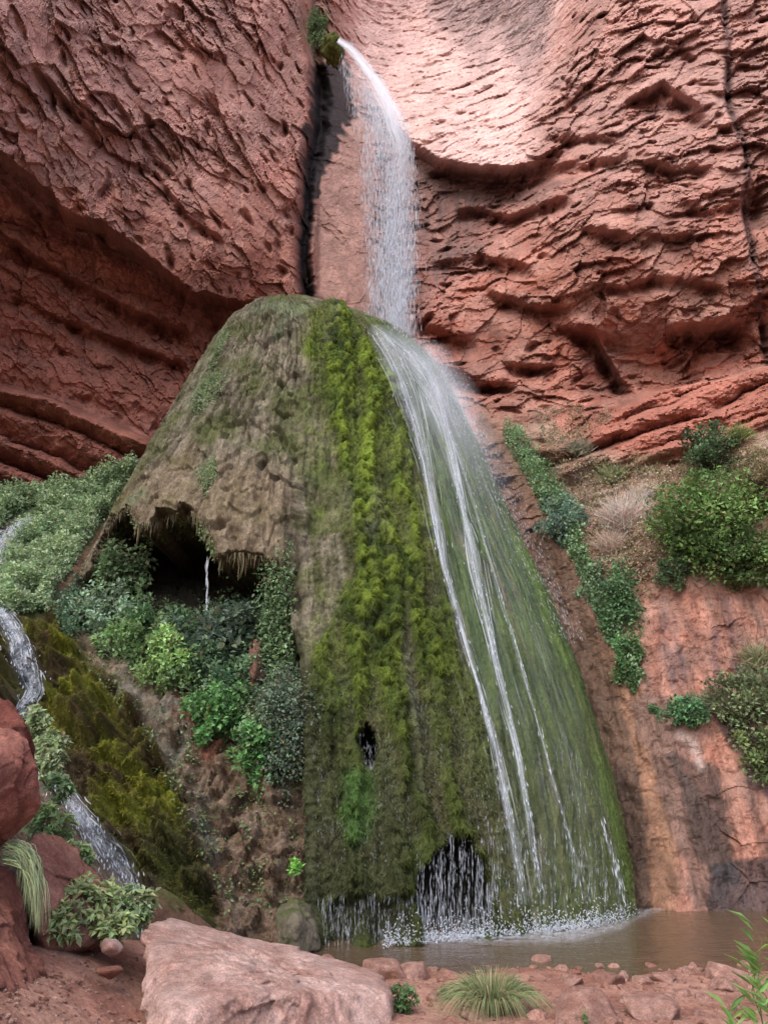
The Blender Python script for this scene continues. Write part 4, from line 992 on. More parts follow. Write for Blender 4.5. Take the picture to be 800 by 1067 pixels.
carpet('bank_plants', [(60, 640), (100, 680), (150, 700), (200, 760), (250, 820), (310, 800), (318, 960), (240, 960), (190, 860), (140, 760), (90, 700)], 3500, ZK, .03, .07, (.07, .11, .045), .06, 0, .6, 'tiny plants dotted over the flowstone of the left bank', 'ground cover', seed=13, patch=-.05)
fr_ = empty('hanging_fringe', W(215, 575, 13.9), 'ragged fringe of dead brown moss hanging from the lip of the dark hollow', 'moss fringe')
n = 1300; lp = along([(100, 588), (112, 556), (124, 540), (137, 533), (146, 554), (165, 549), (178, 543), (203, 538), (214, 546), (218, 572), (228, 587), (246, 583), (270, 585), (290, 592)], n)[rng.permutation(n)]
p0 = on(ZM, lp[:, 0] + rng.normal(0, 2, n), lp[:, 1] - 3 - 5 * rng.random(n), .02); bad = p0[:, 1] > 16.5; p0 = p0[~bad]; n = len(p0)
cl_n = np.clip(.5 + 1.6 * fbm(p0[:, None] * 3, 3, 610)[:, 0], .1, 1.6)
p1 = p0 + np.stack([rng.normal(0, .02, n), rng.normal(0, .03, n), -(.06 + .34 * rng.random(n) ** 1.5) * cl_n], -1)
strands('strand', rel(p0, fr_), rel(p1, fr_), .009, tint(n, (.12, .11, .06), .3), M_grass, fr_, rng.normal(0, .01, (n, 3)))['kind'] = 'stuff'
ml = empty('lip_ferns', W(215, 560, 13.7), 'fringe of small ferns along the upper lip of the dark hollow', 'ferns')
carpet('foliage', [(100, 596), (116, 556), (136, 538), (160, 555), (200, 540), (222, 560), (232, 590), (285, 588), (290, 602), (232, 606), (214, 566), (180, 566), (150, 574), (136, 555), (118, 580), (104, 615)], 2600, ZM, .03, .08, (.07, .12, .045), .1, -.5, .4, parent=ml, seed=3)
# pale creeping plants on the dome's own surface
for nm, pl, lb in (('creeping_plant', [(203, 405), (222, 388), (241, 392), (228, 417), (210, 434), (199, 430)], 'patch of pale green creeper high on the left face of the dome'),
                   ('creeping_plant', [(216, 384), (234, 345), (240, 350), (224, 386)], 'narrow strip of pale green creeper on the dome near its top left edge'),
                   ('creeping_plant', [(204, 494), (225, 473), (230, 496), (212, 524)], 'faint green creeper patch in the middle of the brown dome face'),
                   ('creeping_plant', [(176, 545), (200, 535), (205, 560), (185, 566)], 'little green creeper just above the dark hollow')):
    carpet(nm, pl, 1100, ZM, .03, .06, (.11, .17, .085), .06, label=lb, cat='creeper', seed=5, group='creepers on the dome')

# right-hand slope
rs = 'shrubs on the right-hand slope'
yy = lambda px, py, o=.25: float(look(ZC, np.array(px), np.array(py))) - o
shrub('slope_shrub', 742, 545, yy(742, 560, .3), .95, .95, 8500, .06, .12, (.065, .13, .035), 'largest dense green bush on the slope above the streaked rock face', 'shrub', rs, up=.5)
shrub('slope_shrub', 775, 580, yy(775, 590, .2), .7, .6, 4200, .06, .11, (.05, .095, .03), 'darker bush joined to the lower right of the largest bush', 'shrub', rs)
shrub('slope_shrub', 740, 470, yy(740, 490, .2), .50, .65, 3200, .05, .10, (.045, .085, .04), 'upright dark green shrub against the red ledges', 'shrub', rs, up=.9)
shrub('slope_shrub', 795, 510, yy(795, 520, .2), .5, .6, 2200, .05, .09, (.07, .075, .04), 'sparse brownish bush at the right edge beside the largest bush', 'shrub', rs, dry=.4)
shrub('slope_shrub', 700, 625 - 30, yy(705, 590, .2), .35, .3, 1300, .05, .09, (.055, .105, .05), 'small green bush at the lower left foot of the largest bush', 'shrub', rs)
shrub('slope_shrub', 716, 742, yy(716, 742, .12), .40, .24, 2400, .05, .09, (.06, .15, .07), 'small round bush growing alone on the streaked rock face', 'shrub', rs)
shrub('slope_shrub', 782, 735, yy(782, 735, .2), .65, .55, 4200, .05, .10, (.085, .12, .06), 'pale grey green bush at the right edge below the grass tuft', 'shrub', rs, up=.5)
shrub('slope_shrub', 795, 780, yy(795, 775, .15), .35, .45, 1500, .05, .10, (.07, .11, .04), 'small green bush low at the right edge of the rock face', 'shrub', rs)
shrub('slope_shrub', 681, 738, yy(681, 738, .06), .09, .08, 160, .04, .07, (.06, .14, .06), 'tiny tuft just left of the round bush on the rock face', 'shrub', rs)
shrub('slope_shrub', 648, 625, yy(648, 625, .15), .42, .75, 4800, .05, .10, (.05, .115, .05), 'deep green bush trailing down beside the streaked rock face', 'shrub', rs, hang=.4)
shrub('slope_shrub', 655, 690, yy(655, 690, .1), .26, .50, 2600, .04, .08, (.05, .12, .045), 'lowest tip of the green bush trailing down the rock face', 'shrub', rs, hang=.3)
shrub('slope_shrub', 588, 545, yy(588, 545, .15), .50, .50, 3600, .05, .10, (.085, .155, .12), 'blue green shrub leaning beside the wet brown rock strip', 'shrub', rs)
shrub('slope_shrub', 620, 610, yy(618, 610, .1), .35, .55, 3000, .05, .09, (.085, .14, .085), 'soft grey green shrub between the blue green one and the deep green one', 'shrub', rs)
carpet('slope_cover', [(522, 440), (545, 452), (566, 480), (585, 510), (600, 540), (612, 580), (634, 640), (662, 700), (668, 718), (655, 708), (625, 655), (600, 600), (570, 545), (545, 500), (525, 462)], 15000, ZC, .04, .09, (.095, .17, .085), .25, .1, .6, 'band of trailing green plants down the left edge of the right slope', 'ground cover', seed=6, patch=.8)
carpet('dry_cover', [(560, 455), (620, 480), (700, 490), (800, 470), (800, 500), (700, 600), (640, 620), (600, 560)], 11000, ZC, .04, .08, (.18, .18, .13), .15, .4, .4, 'thin grey green scrub scattered over the right slope', 'ground cover', seed=7, dry=.4, patch=.5)
carpet('ledge_cover', [(555, 425), (600, 420), (640, 428), (640, 440), (600, 470), (560, 470)], 2200, ZC, .04, .08, (.11, .12, .08), .15, .4, .4, 'sparse grey plants at the foot of the red overhang', 'ground cover', seed=8, dry=.3, patch=.1)
carpet('slope_grass', [(610, 478), (700, 470), (760, 470), (800, 452), (800, 500), (760, 500), (700, 500), (620, 500)], 3500, ZC, .05, .11, (.13, .15, .07), .12, .9, .3, 'thin yellowish grass along the foot of the red ledges', 'grass', seed=9, wr=.12, dry=.4, patch=.2)
def bush_twigs(name, px, py, r, n, c, label, cat, group=None, leafn=0, lc=None, Y=None, h=None, up=.5, rr=.004):
    Y = Y or yy(px, py, .1); b = W(px, py, Y); root = empty(name, b, label, cat, group); h = h or r
    a = rng.normal(0, 1, (n, 3)); a /= np.linalg.norm(a, axis=1, keepdims=True); a[:, 2] = np.abs(a[:, 2]) * .8 + up * .4; a[:, 1] = -np.abs(a[:, 1]) * .7
    p0 = rng.normal(0, .28 * r, (n, 3)) * np.array([1, .3, .5]); p1 = p0 + a * np.array([r, r * .7, h]) * (.4 + .6 * rng.random((n, 1)))
    strands('blade', p0, p1, rr, tint(n, c, .22), M_grass, root, np.stack([rng.normal(0, .05 * r, n), -.1 * r * rng.random(n), -.02 * r * rng.normal(size=n)], -1))
    if leafn:
        k = rng.integers(0, n, leafn); leaves(p0[k] + (p1 - p0)[k] * rng.random((leafn, 1)), unit(leafn, .2, .3), .03 + .04 * rng.random(leafn), .014, tint(leafn, lc, .25), 'foliage', M_leaf, root)
    return root
bush_twigs('dry_bush', 655, 545, .75, 1500, (.50, .38, .33), 'bleached pinkish dry bush in the middle of the right slope', 'dry bush', 'dry bushes on the right slope', rr=.006)
bush_twigs('dry_bush', 640, 570, .5, 700, (.44, .33, .28), 'smaller bleached dry bush below the large one', 'dry bush', 'dry bushes on the right slope', rr=.005)
bush_twigs('dry_bush', 600, 500, .5, 700, (.24, .19, .15), 'grey dry twiggy bush above the blue green shrub', 'dry bush', 'dry bushes on the right slope', rr=.005)
bush_twigs('dry_bush', 670, 520, .45, 600, (.50, .38, .33), 'bleached dry bush just left of the largest green bush', 'dry bush', 'dry bushes on the right slope', rr=.005)
bush_twigs('grass_tuft', 790, 690, .45, 500, (.20, .22, .12), 'pale grass tuft hanging over the rock face at the right edge', 'grass tuft', 'grass tufts on the right', rr=.007)
bush_twigs('grass_tuft', 745, 735, .45, 600, (.20, .23, .15), 'pale drooping grass tuft just right of the round bush', 'grass tuft', 'grass tufts on the right', rr=.007, up=.1)
bush_twigs('grass_tuft', 640, 500, .5, 500, (.16, .20, .09), 'yellow green grass tuft under the red ledge', 'grass tuft', 'grass tufts on the right', rr=.006)
bush_twigs('grass_tuft', 770, 455, .4, 400, (.15, .20, .06), 'bright grass tuft at the top of the slope beside the upright shrub', 'grass tuft', 'grass tufts on the right', rr=.006)
bush_twigs('grass_tuft', 603, 470, .4, 400, (.16, .17, .12), 'grey grass tuft at the left foot of the red ledges', 'grass tuft', 'grass tufts on the right', rr=.006)
# dry roots and vines hanging over the bright scoop
hv = empty('hanging_roots', W(535, 20, 21), 'grey dry roots hanging over the top of the pale rock scoop', 'roots')
n = 700; q = in_poly([(440, -60), (590, -60), (572, 40), (552, 70), (530, 20), (500, 30), (470, 10)], n); p0 = on(ZC, q[:, 0], q[:, 1], .05)
p0 = p0[:, :]; p1 = p0 + np.stack([-.55 + .45 * rng.normal(size=n), -.12 * rng.random(n), -.5 - 1.0 * rng.random(n)], -1)
strands('root', rel(p0, hv), rel(p1, hv), .010, tint(n, (.17, .15, .15), .3), M_grass, hv, rng.normal(0, .15, (n, 3)))['kind'] = 'stuff'
nm_ = empty('notch_moss', W(347, 52, 19.2), 'rounded green moss cushion at the lip of the waterfall', 'moss cushion')
shrub('notch_plant', 329, 24, 19.6, .28, .55, 1400, .05, .10, (.06, .11, .05), 'small green plant in the cliff notch beside the waterfall lip', 'plant', hang=.5)
a = np.linspace(0, 2 * np.pi, 60, endpoint=False); b = np.linspace(.02, np.pi - .02, 40); BA, AA = np.meshgrid(b, a, indexing='ij')
dd = np.stack([np.sin(BA) * np.cos(AA), np.sin(BA) * np.sin(AA), np.cos(BA)], -1)
R0 = dd * np.array([.36, .45, .36]) * (1 + .4 * fbm(dd * 1.5, 4, 555) + .16 * fbm(dd * 7, 3, 556))[..., None]
cc_ = np.broadcast_to(C3(.085, .10, .03), R0.shape) * (1 + .4 * fbm(dd * 5, 3, 557))[..., None]
mesh('cushion', R0, gridfaces(40, 60, True), M_moss, nm_, col=cc_)
print('plants', time.time() - T0)

# ================================================================== ROCKS
import bmesh
_ico = {}
def ico(k):
    if k not in _ico:
        b = bmesh.new(); bmesh.ops.create_icosphere(b, subdivisions=k, radius=1)
        V = np.array([v.co[:] for v in b.verts]); Fc = np.array([[v.index for v in f.verts] for f in b.faces]); b.free(); _ico[k] = (V / np.linalg.norm(V, axis=1, keepdims=True), Fc)
    return _ico[k]
def hull_planes(pts):
    b = bmesh.new()
    for p in pts: b.verts.new([float(v) for v in p])
    r = bmesh.ops.convex_hull(b, input=b.verts); b.normal_update()
    c = np.mean(pts, 0); Nn = []; O = []
    for f in b.faces:
        nn = np.array(f.normal[:]); o = float(nn @ (np.array(f.calc_center_median()[:]) - c))
        if o < 0: nn, o = -nn, -o
        Nn.append(nn); O.append(max(o, .02))
    b.free(); return c, np.array(Nn), np.array(O)
def radial(V, Nn, O, p=14):
    s = np.clip(V @ Nn.T, 0, None) / O[None]; return (s ** p).sum(1) ** (-1 / p)
def rockcol(P, c0, c1, seed, sc=2.0):
    k = fbm(P[:, None] * sc, 4, seed)[:, 0]; k2 = fbm(P[:, None] * sc * 5, 4, seed + 1)[:, 0]
    return mix(C3(*c0), C3(*c1), np.clip(.5 + k + .5 * k2, 0, 1))
def big_rock(name, pts, label, cat, c0, c1, sub=6, amp=.06, p=16, seed=0, fac=.05, parent=None, kind=None, mt=None, group=None, moss=None):
    pw = np.array([W(*q) for q in pts]); c, Nn, O = hull_planes(pw); V, Fc = ico(sub)
    r = radial(V, Nn, O, p); P = V * r[:, None]; Wp = P + c
    h1, e1, r1 = facets((Wp * 1.6)[:, None], 700 + seed, .8, .4); h2, _, _ = facets((Wp * 4.5)[:, None], 710 + seed, .8, .4)
    P = P + V * (amp * fbm(Wp[:, None] * 1.3, 5, 720 + seed)[:, 0] + fac * h1[:, 0] + fac * .35 * h2[:, 0] + amp * .25 * fbm(Wp[:, None] * 9, 4, 721 + seed)[:, 0])[:, None]
    cl_ = rockcol(Wp, c0, c1, 730 + seed)
    if moss is not None:
        m = np.clip(moss(Wp, V) + .8 * fbm(Wp[:, None] * 4, 4, 740 + seed)[:, 0], 0, 1); cl_ = mix(cl_, C3(.09, .12, .03), m)
    o = mesh(name, P, Fc, mt or M_boulder, None, col=cl_); o.location = [float(v) for v in c]
    tag(o, label, cat, group, kind); return o
PK0, PK1 = (.52, .30, .25), (.74, .52, .47)
RD0, RD1 = (.32, .12, .09), (.46, .21, .165)
big_rock('front_boulder', [(150, 975, 7.4), (163, 958, 7.9), (190, 960, 8.2), (275, 983, 8.4), (345, 997, 8.5), (392, 1006, 8.3), (408, 1030, 7.5), (145, 1040, 6.7), (152, 1110, 6.1), (178, 1060, 6.0), (240, 1040, 6.3), (320, 1034, 6.7), (180, 1130, 6.0), (240, 1120, 6.35), (330, 1110, 6.7), (400, 1090, 7.0),  (200, 1050, 8.4), (390, 1060, 8.4)],
         'large pale pink boulder lying across the foreground', 'boulder', PK0, PK1, 7, .10, 30, 1, .09)
big_rock('leaning_boulder', [(-60, 748, 6.6), (2, 757, 6.5), (28, 766, 6.5), (41, 800, 6.4), (46, 838, 6.5), (40, 852, 6.6), (6, 882, 6.6), (-50, 900, 6.3), (-120, 850, 6.0), (-90, 770, 6.0), (10, 770, 7.5), (30, 850, 7.4), (-80, 860, 7.6), (-80, 760, 7.6), (-20, 800, 5.9)],
         'big red boulder leaning in at the left edge', 'boulder', RD0, RD1, 7, .05, 60, 2, .06)
big_rock('back_boulder', [(-80, 700, 7.6), (0, 724, 7.7), (18, 738, 7.7), (33, 758, 7.7), (36, 775, 7.8), (20, 830, 7.8), (-80, 830, 7.6), (0, 730, 8.6), (25, 790, 8.6), (-90, 720, 8.6)],
         'dark red rock behind the leaning boulder at the left edge', 'boulder', (.20, .06, .045), (.28, .10, .075), 5, .05, 16, 3, .08)
big_rock('middle_boulder', [(14, 888, 7.4), (38, 866, 7.8), (62, 870, 8.1), (104, 903, 8.3), (128, 935, 8.2), (110, 975, 7.6), (50, 1000, 7.2), (28, 930, 7.1), (60, 930, 7.2), (20, 1000, 8.4), (110, 1000, 8.6), (60, 880, 8.6)],
         'angular pink rock between the leaning boulder and the leafy bush', 'boulder', (.33, .13, .10), (.46, .24, .19), 6, .05, 18, 4, .07)
big_rock('dirt_bank', [(-260, 840, 6.6), (-60, 880, 6.7), (4, 892, 6.9), (24, 930, 6.9), (40, 985, 7.0), (52, 1040, 6.5), (50, 1120, 5.6), (-60, 1250, 4.6), (-300, 1100, 4.0), (-500, 900, 4.2), (-200, 860, 8), (30, 1000, 8.4), (-40, 960, 5.8)],
         None, None, (.17, .07, .055), (.27, .12, .09), 7, .16, 14, 5, .12, kind='structure', mt=M_dirt)
big_rock('mound_stone', [(286, 948, 10.8), (300, 934, 10.9), (322, 938, 11.0), (334, 960, 10.9), (336, 990, 10.7), (310, 1000, 10.3), (284, 985, 10.4), (310, 960, 10.2), (320, 960, 11.4)],
         'rounded mossy stone at the left foot of the dome beside the pool', 'stone', (.16, .14, .10), (.26, .22, .17), 5, .09, 12, 6, .09, moss=lambda P, V: sstep(.1, .9, V[:, 2]) * .7 - .1)
big_rock('mossy_rock', [(152, 928, 9.2), (165, 922, 9.4), (186, 935, 9.5), (205, 955, 9.6), (232, 975, 9.8), (200, 1010, 9.2), (150, 985, 9.0), (165, 950, 8.9), (190, 960, 10)],
         'brown rock with a mossy crest beside the foot of the side stream', 'rock', (.17, .09, .06), (.25, .15, .10), 5, .06, 12, 7, .07, moss=lambda P, V: sstep(.2, .8, V[:, 2]) * .9 - .25)
big_rock('loose_stone', [(103, 984, 7.2), (110, 976, 7.3), (122, 977, 7.3), (131, 987, 7.2), (126, 994, 7.1), (105, 994, 7.1), (116, 985, 7.0), (116, 985, 7.5), (116, 999, 7.2)],
         'small loose stone on the bare soil in front of the leafy bush', 'stone', RD0, PK1, 4, .02, 12, 8, .01)
big_rock('flat_stone', [(98, 1008, 7.0), (125, 1005, 7.1), (133, 1010, 7.1), (118, 1016, 6.9), (100, 1014, 6.9), (115, 1012, 6.8), (115, 1022, 7)],
         'flat stone half sunk in the soil left of the pink boulder', 'stone', RD0, (.36, .17, .12), 4, .01, 10, 9, .01)
big_rock('stone_stub', [(258, 690, 13.1), (264, 670, 13.2), (272, 672, 13.3), (276, 700, 13.2), (272, 720, 13.1), (260, 716, 13.0), (266, 695, 12.8), (266, 695, 13.6)],
         'pale red stone stub standing among the plants under the hollow', 'rock', (.16, .08, .06), (.22, .12, .085), 5, .09, 12, 10, .12)

stone_proto = []
for s in range(7):
    V, Fc = ico(4); nn = unit(16); nn[0] = (0, 0, 1); O = .62 + .38 * rng.random(16); r = radial(V, nn, O, 20)
    P = V * r[:, None] * np.array([1, .8, .62]); P = P + V * (.05 * fbm(P[:, None] * 2.5, 4, 800 + s)[:, 0])[:, None]
    stone_proto.append((P, Fc))
def yground(px, py, z=0.1):
    tz = (np.asarray(py) - 533.5) / F
    Y = (CAMZ - z) * (cp + tz * sp) / (tz * cp - sp)
    for _ in range(4):
        w = W(px, py, Y); zz = ground_z(np.atleast_1d(w[..., 0]), np.atleast_1d(w[..., 1])); zz = np.maximum(zz, -.02).reshape(np.shape(Y)) if np.ndim(Y) else float(max(zz[0], -.02))
        Y = (CAMZ - zz) * (cp + tz * sp) / (tz * cp - sp)
    return Y
def stone(px, py, wpx, label, sq=.62, group='stones along the shore of the pool', pale=.5, rz=None):
    Y = float(yground(px, py)); b = W(px, py, Y); r = wpx / 2 / F * Y * 1.09
    s = rng.integers(0, 7); P, Fc = stone_proto[s]
    rz = rng.random() * 6.28 if rz is None else rz; c, sn_ = math.cos(rz), math.sin(rz)
    Q = np.stack([P[:, 0] * c - P[:, 1] * sn_, P[:, 0] * sn_ + P[:, 1] * c, P[:, 2] * (sq / .62)], -1) * r
    cc = rockcol(P * 1.3 + s, tuple(mix(C3(.27, .11, .08), C3(.40, .22, .17), pale)), tuple(mix(C3(.38, .19, .14), C3(.58, .38, .33), pale)), 820 + s)
    o = mesh('shore_stone', Q, Fc, M_boulder, None, col=cc); o.location = (float(b[0]), float(b[1]), float(b[2]) + .22 * r * sq)
    tag(o, label, 'stone', group)
for a in [(609, 1056, 54, 'broad pink slab of stone right of the grass clump'), (684, 1059, 52, 'wide flat pink stone at the bottom edge, right of the broad slab'), (748, 1018, 36, 'pale pink stone near the water, largest on the right shore'),
          (757, 1030, 28, 'flat pink stone just in front of the largest right shore stone'), (726, 1059, 15, 'small upright pink stone right of the wide flat stone'), (692, 1022, 22, 'pale rounded stone at the waterline left of the largest shore stone'),
          (668, 1025, 18, 'little stone at the waterline between two pale ones'), (628, 1023, 26, 'pink stone at the waterline above the broad slab'), (594, 1024, 24, 'reddish stone at the waterline right of the grass clump'),
          (566, 1003, 16, 'small stone standing in the shallow water above the grass clump'), (648, 1021, 16, 'small pale stone at the waterline above the gap between the two big slabs'), (768, 1058, 24, 'pink stone beside the leaning willow shoot'),
          (492, 1060, 28, 'flat pink stone at the foot of the grass clump'), (712, 1038, 18, 'small flat stone in the gravel left of the flat right shore stone'), (400, 1016, 40, 'flat pink stone at the waterline against the big boulder'),
          (432, 1018, 36, 'pink stone at the waterline behind the small leafy plant'), (465, 1022, 30, 'pale stone at the waterline left of the grass clump'), (452, 1042, 18, 'small stone between the leafy plant and the grass clump'),
          (776, 1008, 16, 'small stone at the far right end of the shore'), (345, 1012, 30, 'low pink stone emerging behind the front boulder'), (575, 1050, 16, 'small reddish stone touching the right side of the grass clump'),
          (650, 1045, 16, 'small stone between the two big slabs'), (733, 1040, 14, 'small pebble right of the flat gravel stone'), (560, 1062, 20, 'stone at the bottom edge right of the grass clump'), (640, 1066, 18, 'stone at the bottom edge between the two slabs')]:
    stone(*a, sq=.5 + .2 * rng.random(), pale=.3 + .5 * rng.random())
cnt = 0
while cnt < 190:
    px = 335 + 460 * rng.random(); py = 1008 + 62 * rng.random() ** 1.7
    if px < 410 and py > 1015: continue
    stone(px, py, 4 + 9 * rng.random() ** 2, 'small pinkish pebble lying in the gravel of the pool shore', sq=.55, pale=rng.random() * .8, group='pebbles of the pool shore'); cnt += 1
for k in range(26):
    stone(40 + 110 * rng.random(), 985 + 80 * rng.random(), 2.5 + 4 * rng.random() ** 2, 'small pebble lying on the bare red soil at the left', sq=.55, pale=rng.random() * .6, group='pebbles on the bare soil')
# gravel: uncountable
V, Fc = ico(1); n = 5200
px = -20 + 840 * rng.random(n); py = 1004 + 90 * rng.random(n) ** 1.2; left_ = px < 150; py = np.where(left_, 985 + 100 * rng.random(n), py)
Yg = yground(px, py); b = W(px, py, Yg); r = (.004 + .014 * rng.random(n) ** 3) * 1.2
Q = b[:, None] + V[None] * (r[:, None, None] * (.6 + .6 * rng.random((n, 1, 3)))) * np.array([1, 1, .7]) * (1 + .25 * rng.normal(size=(n, len(V), 1)) * .5)
Fg = (np.arange(n)[:, None, None] * len(V) + Fc[None]).reshape(-1, 3)
g = mesh('gravel', Q, Fg, M_boulder, None, col=np.repeat(mix(C3(.26, .11, .08), C3(.55, .36, .30), rng.random(n) ** 1.5), len(V), 0), smooth=False)
tag(g, 'fine red and pink gravel strewn over the shore and bare soil', 'gravel', kind='stuff')

# ================================================================== FOREGROUND PLANTS
def leafy(name, px, py, Y, rx, ry, nros, L, c, label, cat, group=None, wr=.26, per=8, dep=.8, up=.55):
    """shoots ending in whorls of pointed leaves"""
    cen = W(px, py, Y); root = empty(name, cen - np.array([0, 0, ry]), label, cat, group)
    d = unit(nros, .15, .2); cc = cen + d * np.array([rx, rx * dep, ry]) * (.4 + .6 * rng.random((nros, 1)) ** .5)
    P = np.repeat(cc, per, 0); ang = np.tile(np.arange(per) * 2.4, nros) + np.repeat(rng.random(nros) * 6.3, per)
    ax = np.repeat(d * .8 + np.array([0, -.25, up]), per, 0); ax /= np.linalg.norm(ax, axis=1, keepdims=True)
    e1 = np.cross(ax, [1, .1, .2]); e1 /= np.linalg.norm(e1, axis=1, keepdims=True); e2 = np.cross(ax, e1)
    D = ax * .45 + e1 * np.cos(ang)[:, None] + e2 * np.sin(ang)[:, None] + rng.normal(0, .12, (nros * per, 3))
    P = P - ax * (np.tile(np.arange(per), nros)[:, None] * L * .10) + rng.normal(0, .008, P.shape)
    Ln = L * (.6 + .6 * rng.random(len(P))); cv = np.repeat(1 + .18 * rng.normal(size=(nros, 1)), per, 0)
    leaves(rel(P, root), D, Ln, Ln * wr, tint(len(P), c, .14, .01) * np.clip(cv, .5, 1.5), 'foliage', M_leaf, root, .35)
    stems_mesh('stem', rel(cen - np.array([0, 0, ry * .95]), root), rel(cc[:min(nros, 40)], root), .008, root, (.10, .13, .06))
fg = 'leafy bushes beside the side stream'
PL = (.24, .33, .15)
leafy('leafy_bush', 88, 944, 7.6, .34, .24, 95, .085, PL, 'fresh green leafy bush in front of the middle boulder', 'bush', fg)
leafy('leafy_bush', 68, 958, 7.3, .2, .17, 40, .085, PL, 'low left shoot of the leafy bushes beside the hanging grass', 'bush', fg)
leafy('leafy_bush', 120, 966, 7.5, .2, .14, 42, .08, PL, 'low leafy bush just behind the small loose stone', 'bush', fg)
leafy('leafy_bush', 140, 945, 7.9, .20, .20, 55, .085, (.24, .34, .17), 'leafy bush against the top left end of the pink boulder', 'bush', fg)
leafy('leafy_bush', 52, 860, 8.9, .26, .24, 70, .085, (.18, .29, .12), 'leafy bush between the leaning boulder and the stream', 'bush', fg)
leafy('leafy_bush', 80, 892, 8.8, .20, .16, 50, .085, (.18, .29, .12), 'leafy bush above the middle boulder beside the white water', 'bush', fg)
leafy('leafy_bush', 52, 790, 9.6, .24, .32, 70, .09, (.24, .34, .18), 'pale leafy bush on the right of the leaning boulder', 'bush', fg)
leafy('leafy_bush', 38, 752, 9.9, .16, .2, 36, .09, (.24, .34, .17), 'highest pale leafy bush beside the bend of the stream', 'bush', fg)
leafy('leafy_bush', 62, 822, 9.3, .16, .16, 36, .085, (.13, .23, .11), 'small pale leafy bush midway along the leaning boulder', 'bush', fg)
leafy('small_plant', 421, 1040, float(yground(421, 1056)) , .14, .11, 26, .06, (.07, .15, .05), 'small dark green plant between the pink boulder and the grass clump', 'plant')
leafy('small_plant', 463, 1034, float(yground(463, 1042)), .06, .05, 8, .04, (.10, .15, .07), 'tiny plant among stones left of the grass clump', 'plant')
leafy('small_plant', 607, 1027 + 36, float(yground(645, 1066)), .05, .05, 6, .06, (.09, .17, .05), 'little green sprout at the bottom edge between the stones', 'plant')
# grass clump
def clump(name, px, py, r, h, n, cs, label, wd=.0035, droop=.5, leanx=0.):
    Y = float(yground(px, py)); b = W(px, py, Y); root = empty(name, b, label, 'grass clump')
    a = rng.random(n) * 6.283; rr = rng.random(n) ** .5; p0 = np.stack([np.cos(a) * rr * r * .35, np.sin(a) * rr * r * .35, 0 * a], -1)
    sprd = (.25 + .95 * rng.random(n)) * r; hh = h * (.5 + .6 * rng.random(n)) * (1.1 - .5 * sprd / r)
    p1 = p0 + np.stack([np.cos(a) * sprd + leanx, np.sin(a) * sprd, hh - droop * h * (sprd / r) ** 2], -1); p1[:, 2] = np.maximum(p1[:, 2], .01)
    sag = np.stack([0 * a, 0 * a, h * (.12 + .3 * (sprd / r))], -1)
    ci = np.array(cs)[rng.integers(0, len(cs), n)] * (.8 + .4 * rng.random((n, 1)))
    strands('blade', p0, p1, wd * (.7 + .6 * rng.random(n)), ci, M_grass, root, sag, 8)
clump('grass_clump', 512, 1054, .39, .34, 1300, [(.17, .24, .10), (.22, .28, .13), (.13, .21, .09), (.40, .34, .20), (.30, .27, .15)], 'arching green and straw coloured grass clump at the water edge', droop=.35)
hg = empty('hanging_grass', W(12, 885, 6.5), 'long pale grass hanging down from under the leaning boulder', 'grass')
n = 420; s0 = W(2 + 20 * rng.random(n), 878 + 22 * rng.random(n), 6.45 + .2 * rng.random(n)); e = .35 + .65 * rng.random(n)
s1 = s0 + (W(42 + rng.normal(0, 5, n), 968 + 12 * rng.random(n), 6.45) - s0) * e[:, None]
strands('blade', rel(s0, hg), rel(s1, hg), .0035, tint(n, (.22, .30, .17), .25), M_grass, hg, np.stack([.05 + .05 * rng.random(n), -.05 * rng.random(n), .10 + .03 * rng.random(n)], -1), 8)
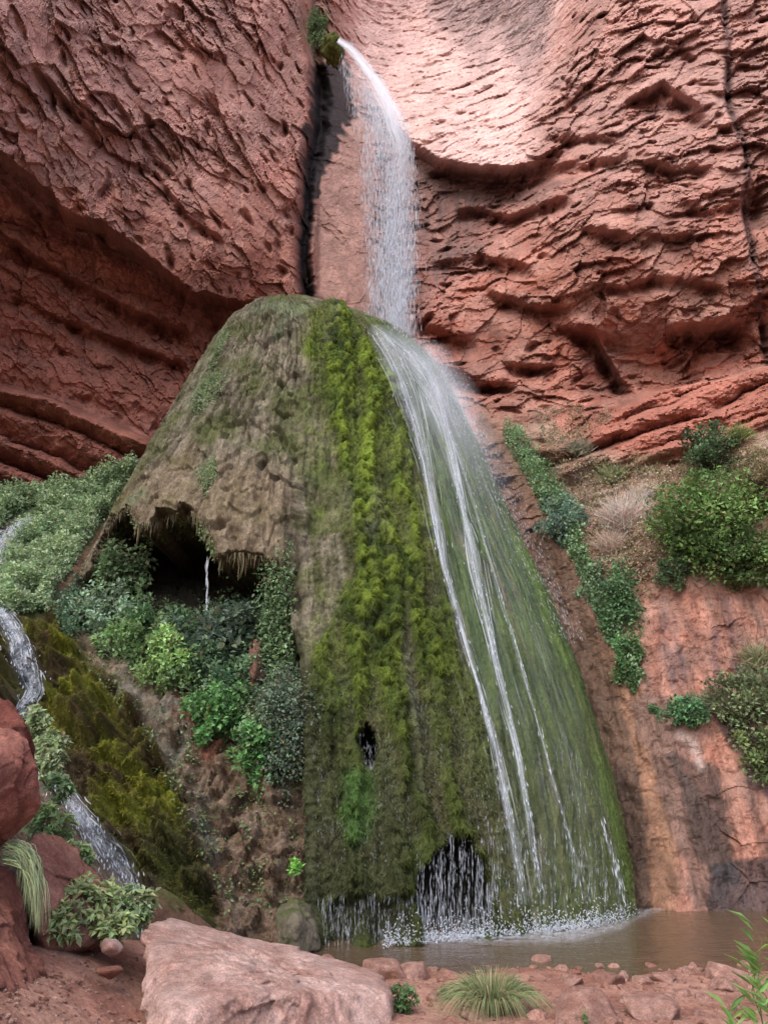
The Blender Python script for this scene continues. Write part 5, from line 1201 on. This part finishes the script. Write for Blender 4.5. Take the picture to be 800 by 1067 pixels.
# willow shoot, bottom right
ws = empty('willow_shoot', W(800, 1075, 5.2), 'leafy willow shoot with long narrow leaves at the bottom right corner', 'shoot')
P = []; D = []; tips = []
for (x0, y0, x1, y1) in ((805, 1100, 783, 962), (812, 1100, 792, 1000), (800, 1110, 778, 1010), (825, 1090, 812, 975), (790, 1120, 757, 1050)):
    for t in np.linspace(.35, 1, 13):
        P.append(W(x0 + (x1 - x0) * t, y0 + (y1 - y0) * t, 5.2)); D.append((rng.choice([-1, 1]) * (.6 + .4 * rng.random()), -.4 * rng.random(), .55 + .5 * rng.random()))
    tips.append(W(x1, y1, 5.2))
P = np.array(P); D = np.array(D); n = len(P); Ln = .09 + .09 * rng.random(n)
leaves(rel(P, ws), D, Ln, Ln * .11, tint(n, (.13, .26, .06), .2), 'foliage', M_leaf, ws, .3)
stems_mesh('stem', rel(W(806, 1130, 5.2), ws), rel(np.array(tips), ws), .006, ws, (.12, .14, .05), 0)
print('rocks', time.time() - T0)

# ================================================================== LIGHT, SKY, CAMERA
wd = bpy.data.worlds.new('World'); S.world = wd; wd.use_nodes = True
N = wd.node_tree.nodes; L = wd.node_tree.links
sk = N.new('ShaderNodeTexSky'); sk.sky_type = 'NISHITA'; sk.sun_disc = False
SE, SR = math.radians(48), math.radians(205)
sk.sun_elevation = SE; sk.sun_rotation = SR; sk.dust_density = 3.0; sk.air_density = 1.0; sk.ozone_density = 1.0
L.new(sk.outputs[0], N['Background'].inputs[0]); N['Background'].inputs[1].default_value = .15
sd = bpy.data.lights.new('sun', 'SUN'); sd.energy = 1.6; sd.angle = math.radians(60); sd.color = (1, .95, .9)
so = bpy.data.objects.new('sun', sd); COL.objects.link(so)
# sky rotation is measured clockwise from +Y
dirv = (math.sin(SR) * math.cos(SE), math.cos(SR) * math.cos(SE), math.sin(SE))
import mathutils
so.rotation_euler = mathutils.Vector(dirv).to_track_quat('Z', 'Y').to_euler()
cd = bpy.data.cameras.new('camera'); co = bpy.data.objects.new('camera', cd); COL.objects.link(co)
co.location = (0, 0, CAMZ); co.rotation_euler = (math.radians(90) + PITCH, 0, 0)
cd.sensor_fit = 'VERTICAL'; cd.sensor_height = 24; cd.lens = 24 * F / 1067.; cd.clip_end = 500; cd.clip_start = .05
S.camera = co
S.view_settings.view_transform = 'Standard'; S.view_settings.look = 'None'; S.view_settings.gamma = 1
S.view_settings.exposure = .92
S.cycles.max_bounces = 8; S.cycles.transparent_max_bounces = 32; S.cycles.diffuse_bounces = 4
S.cycles.use_denoising = True
print('done', time.time() - T0)
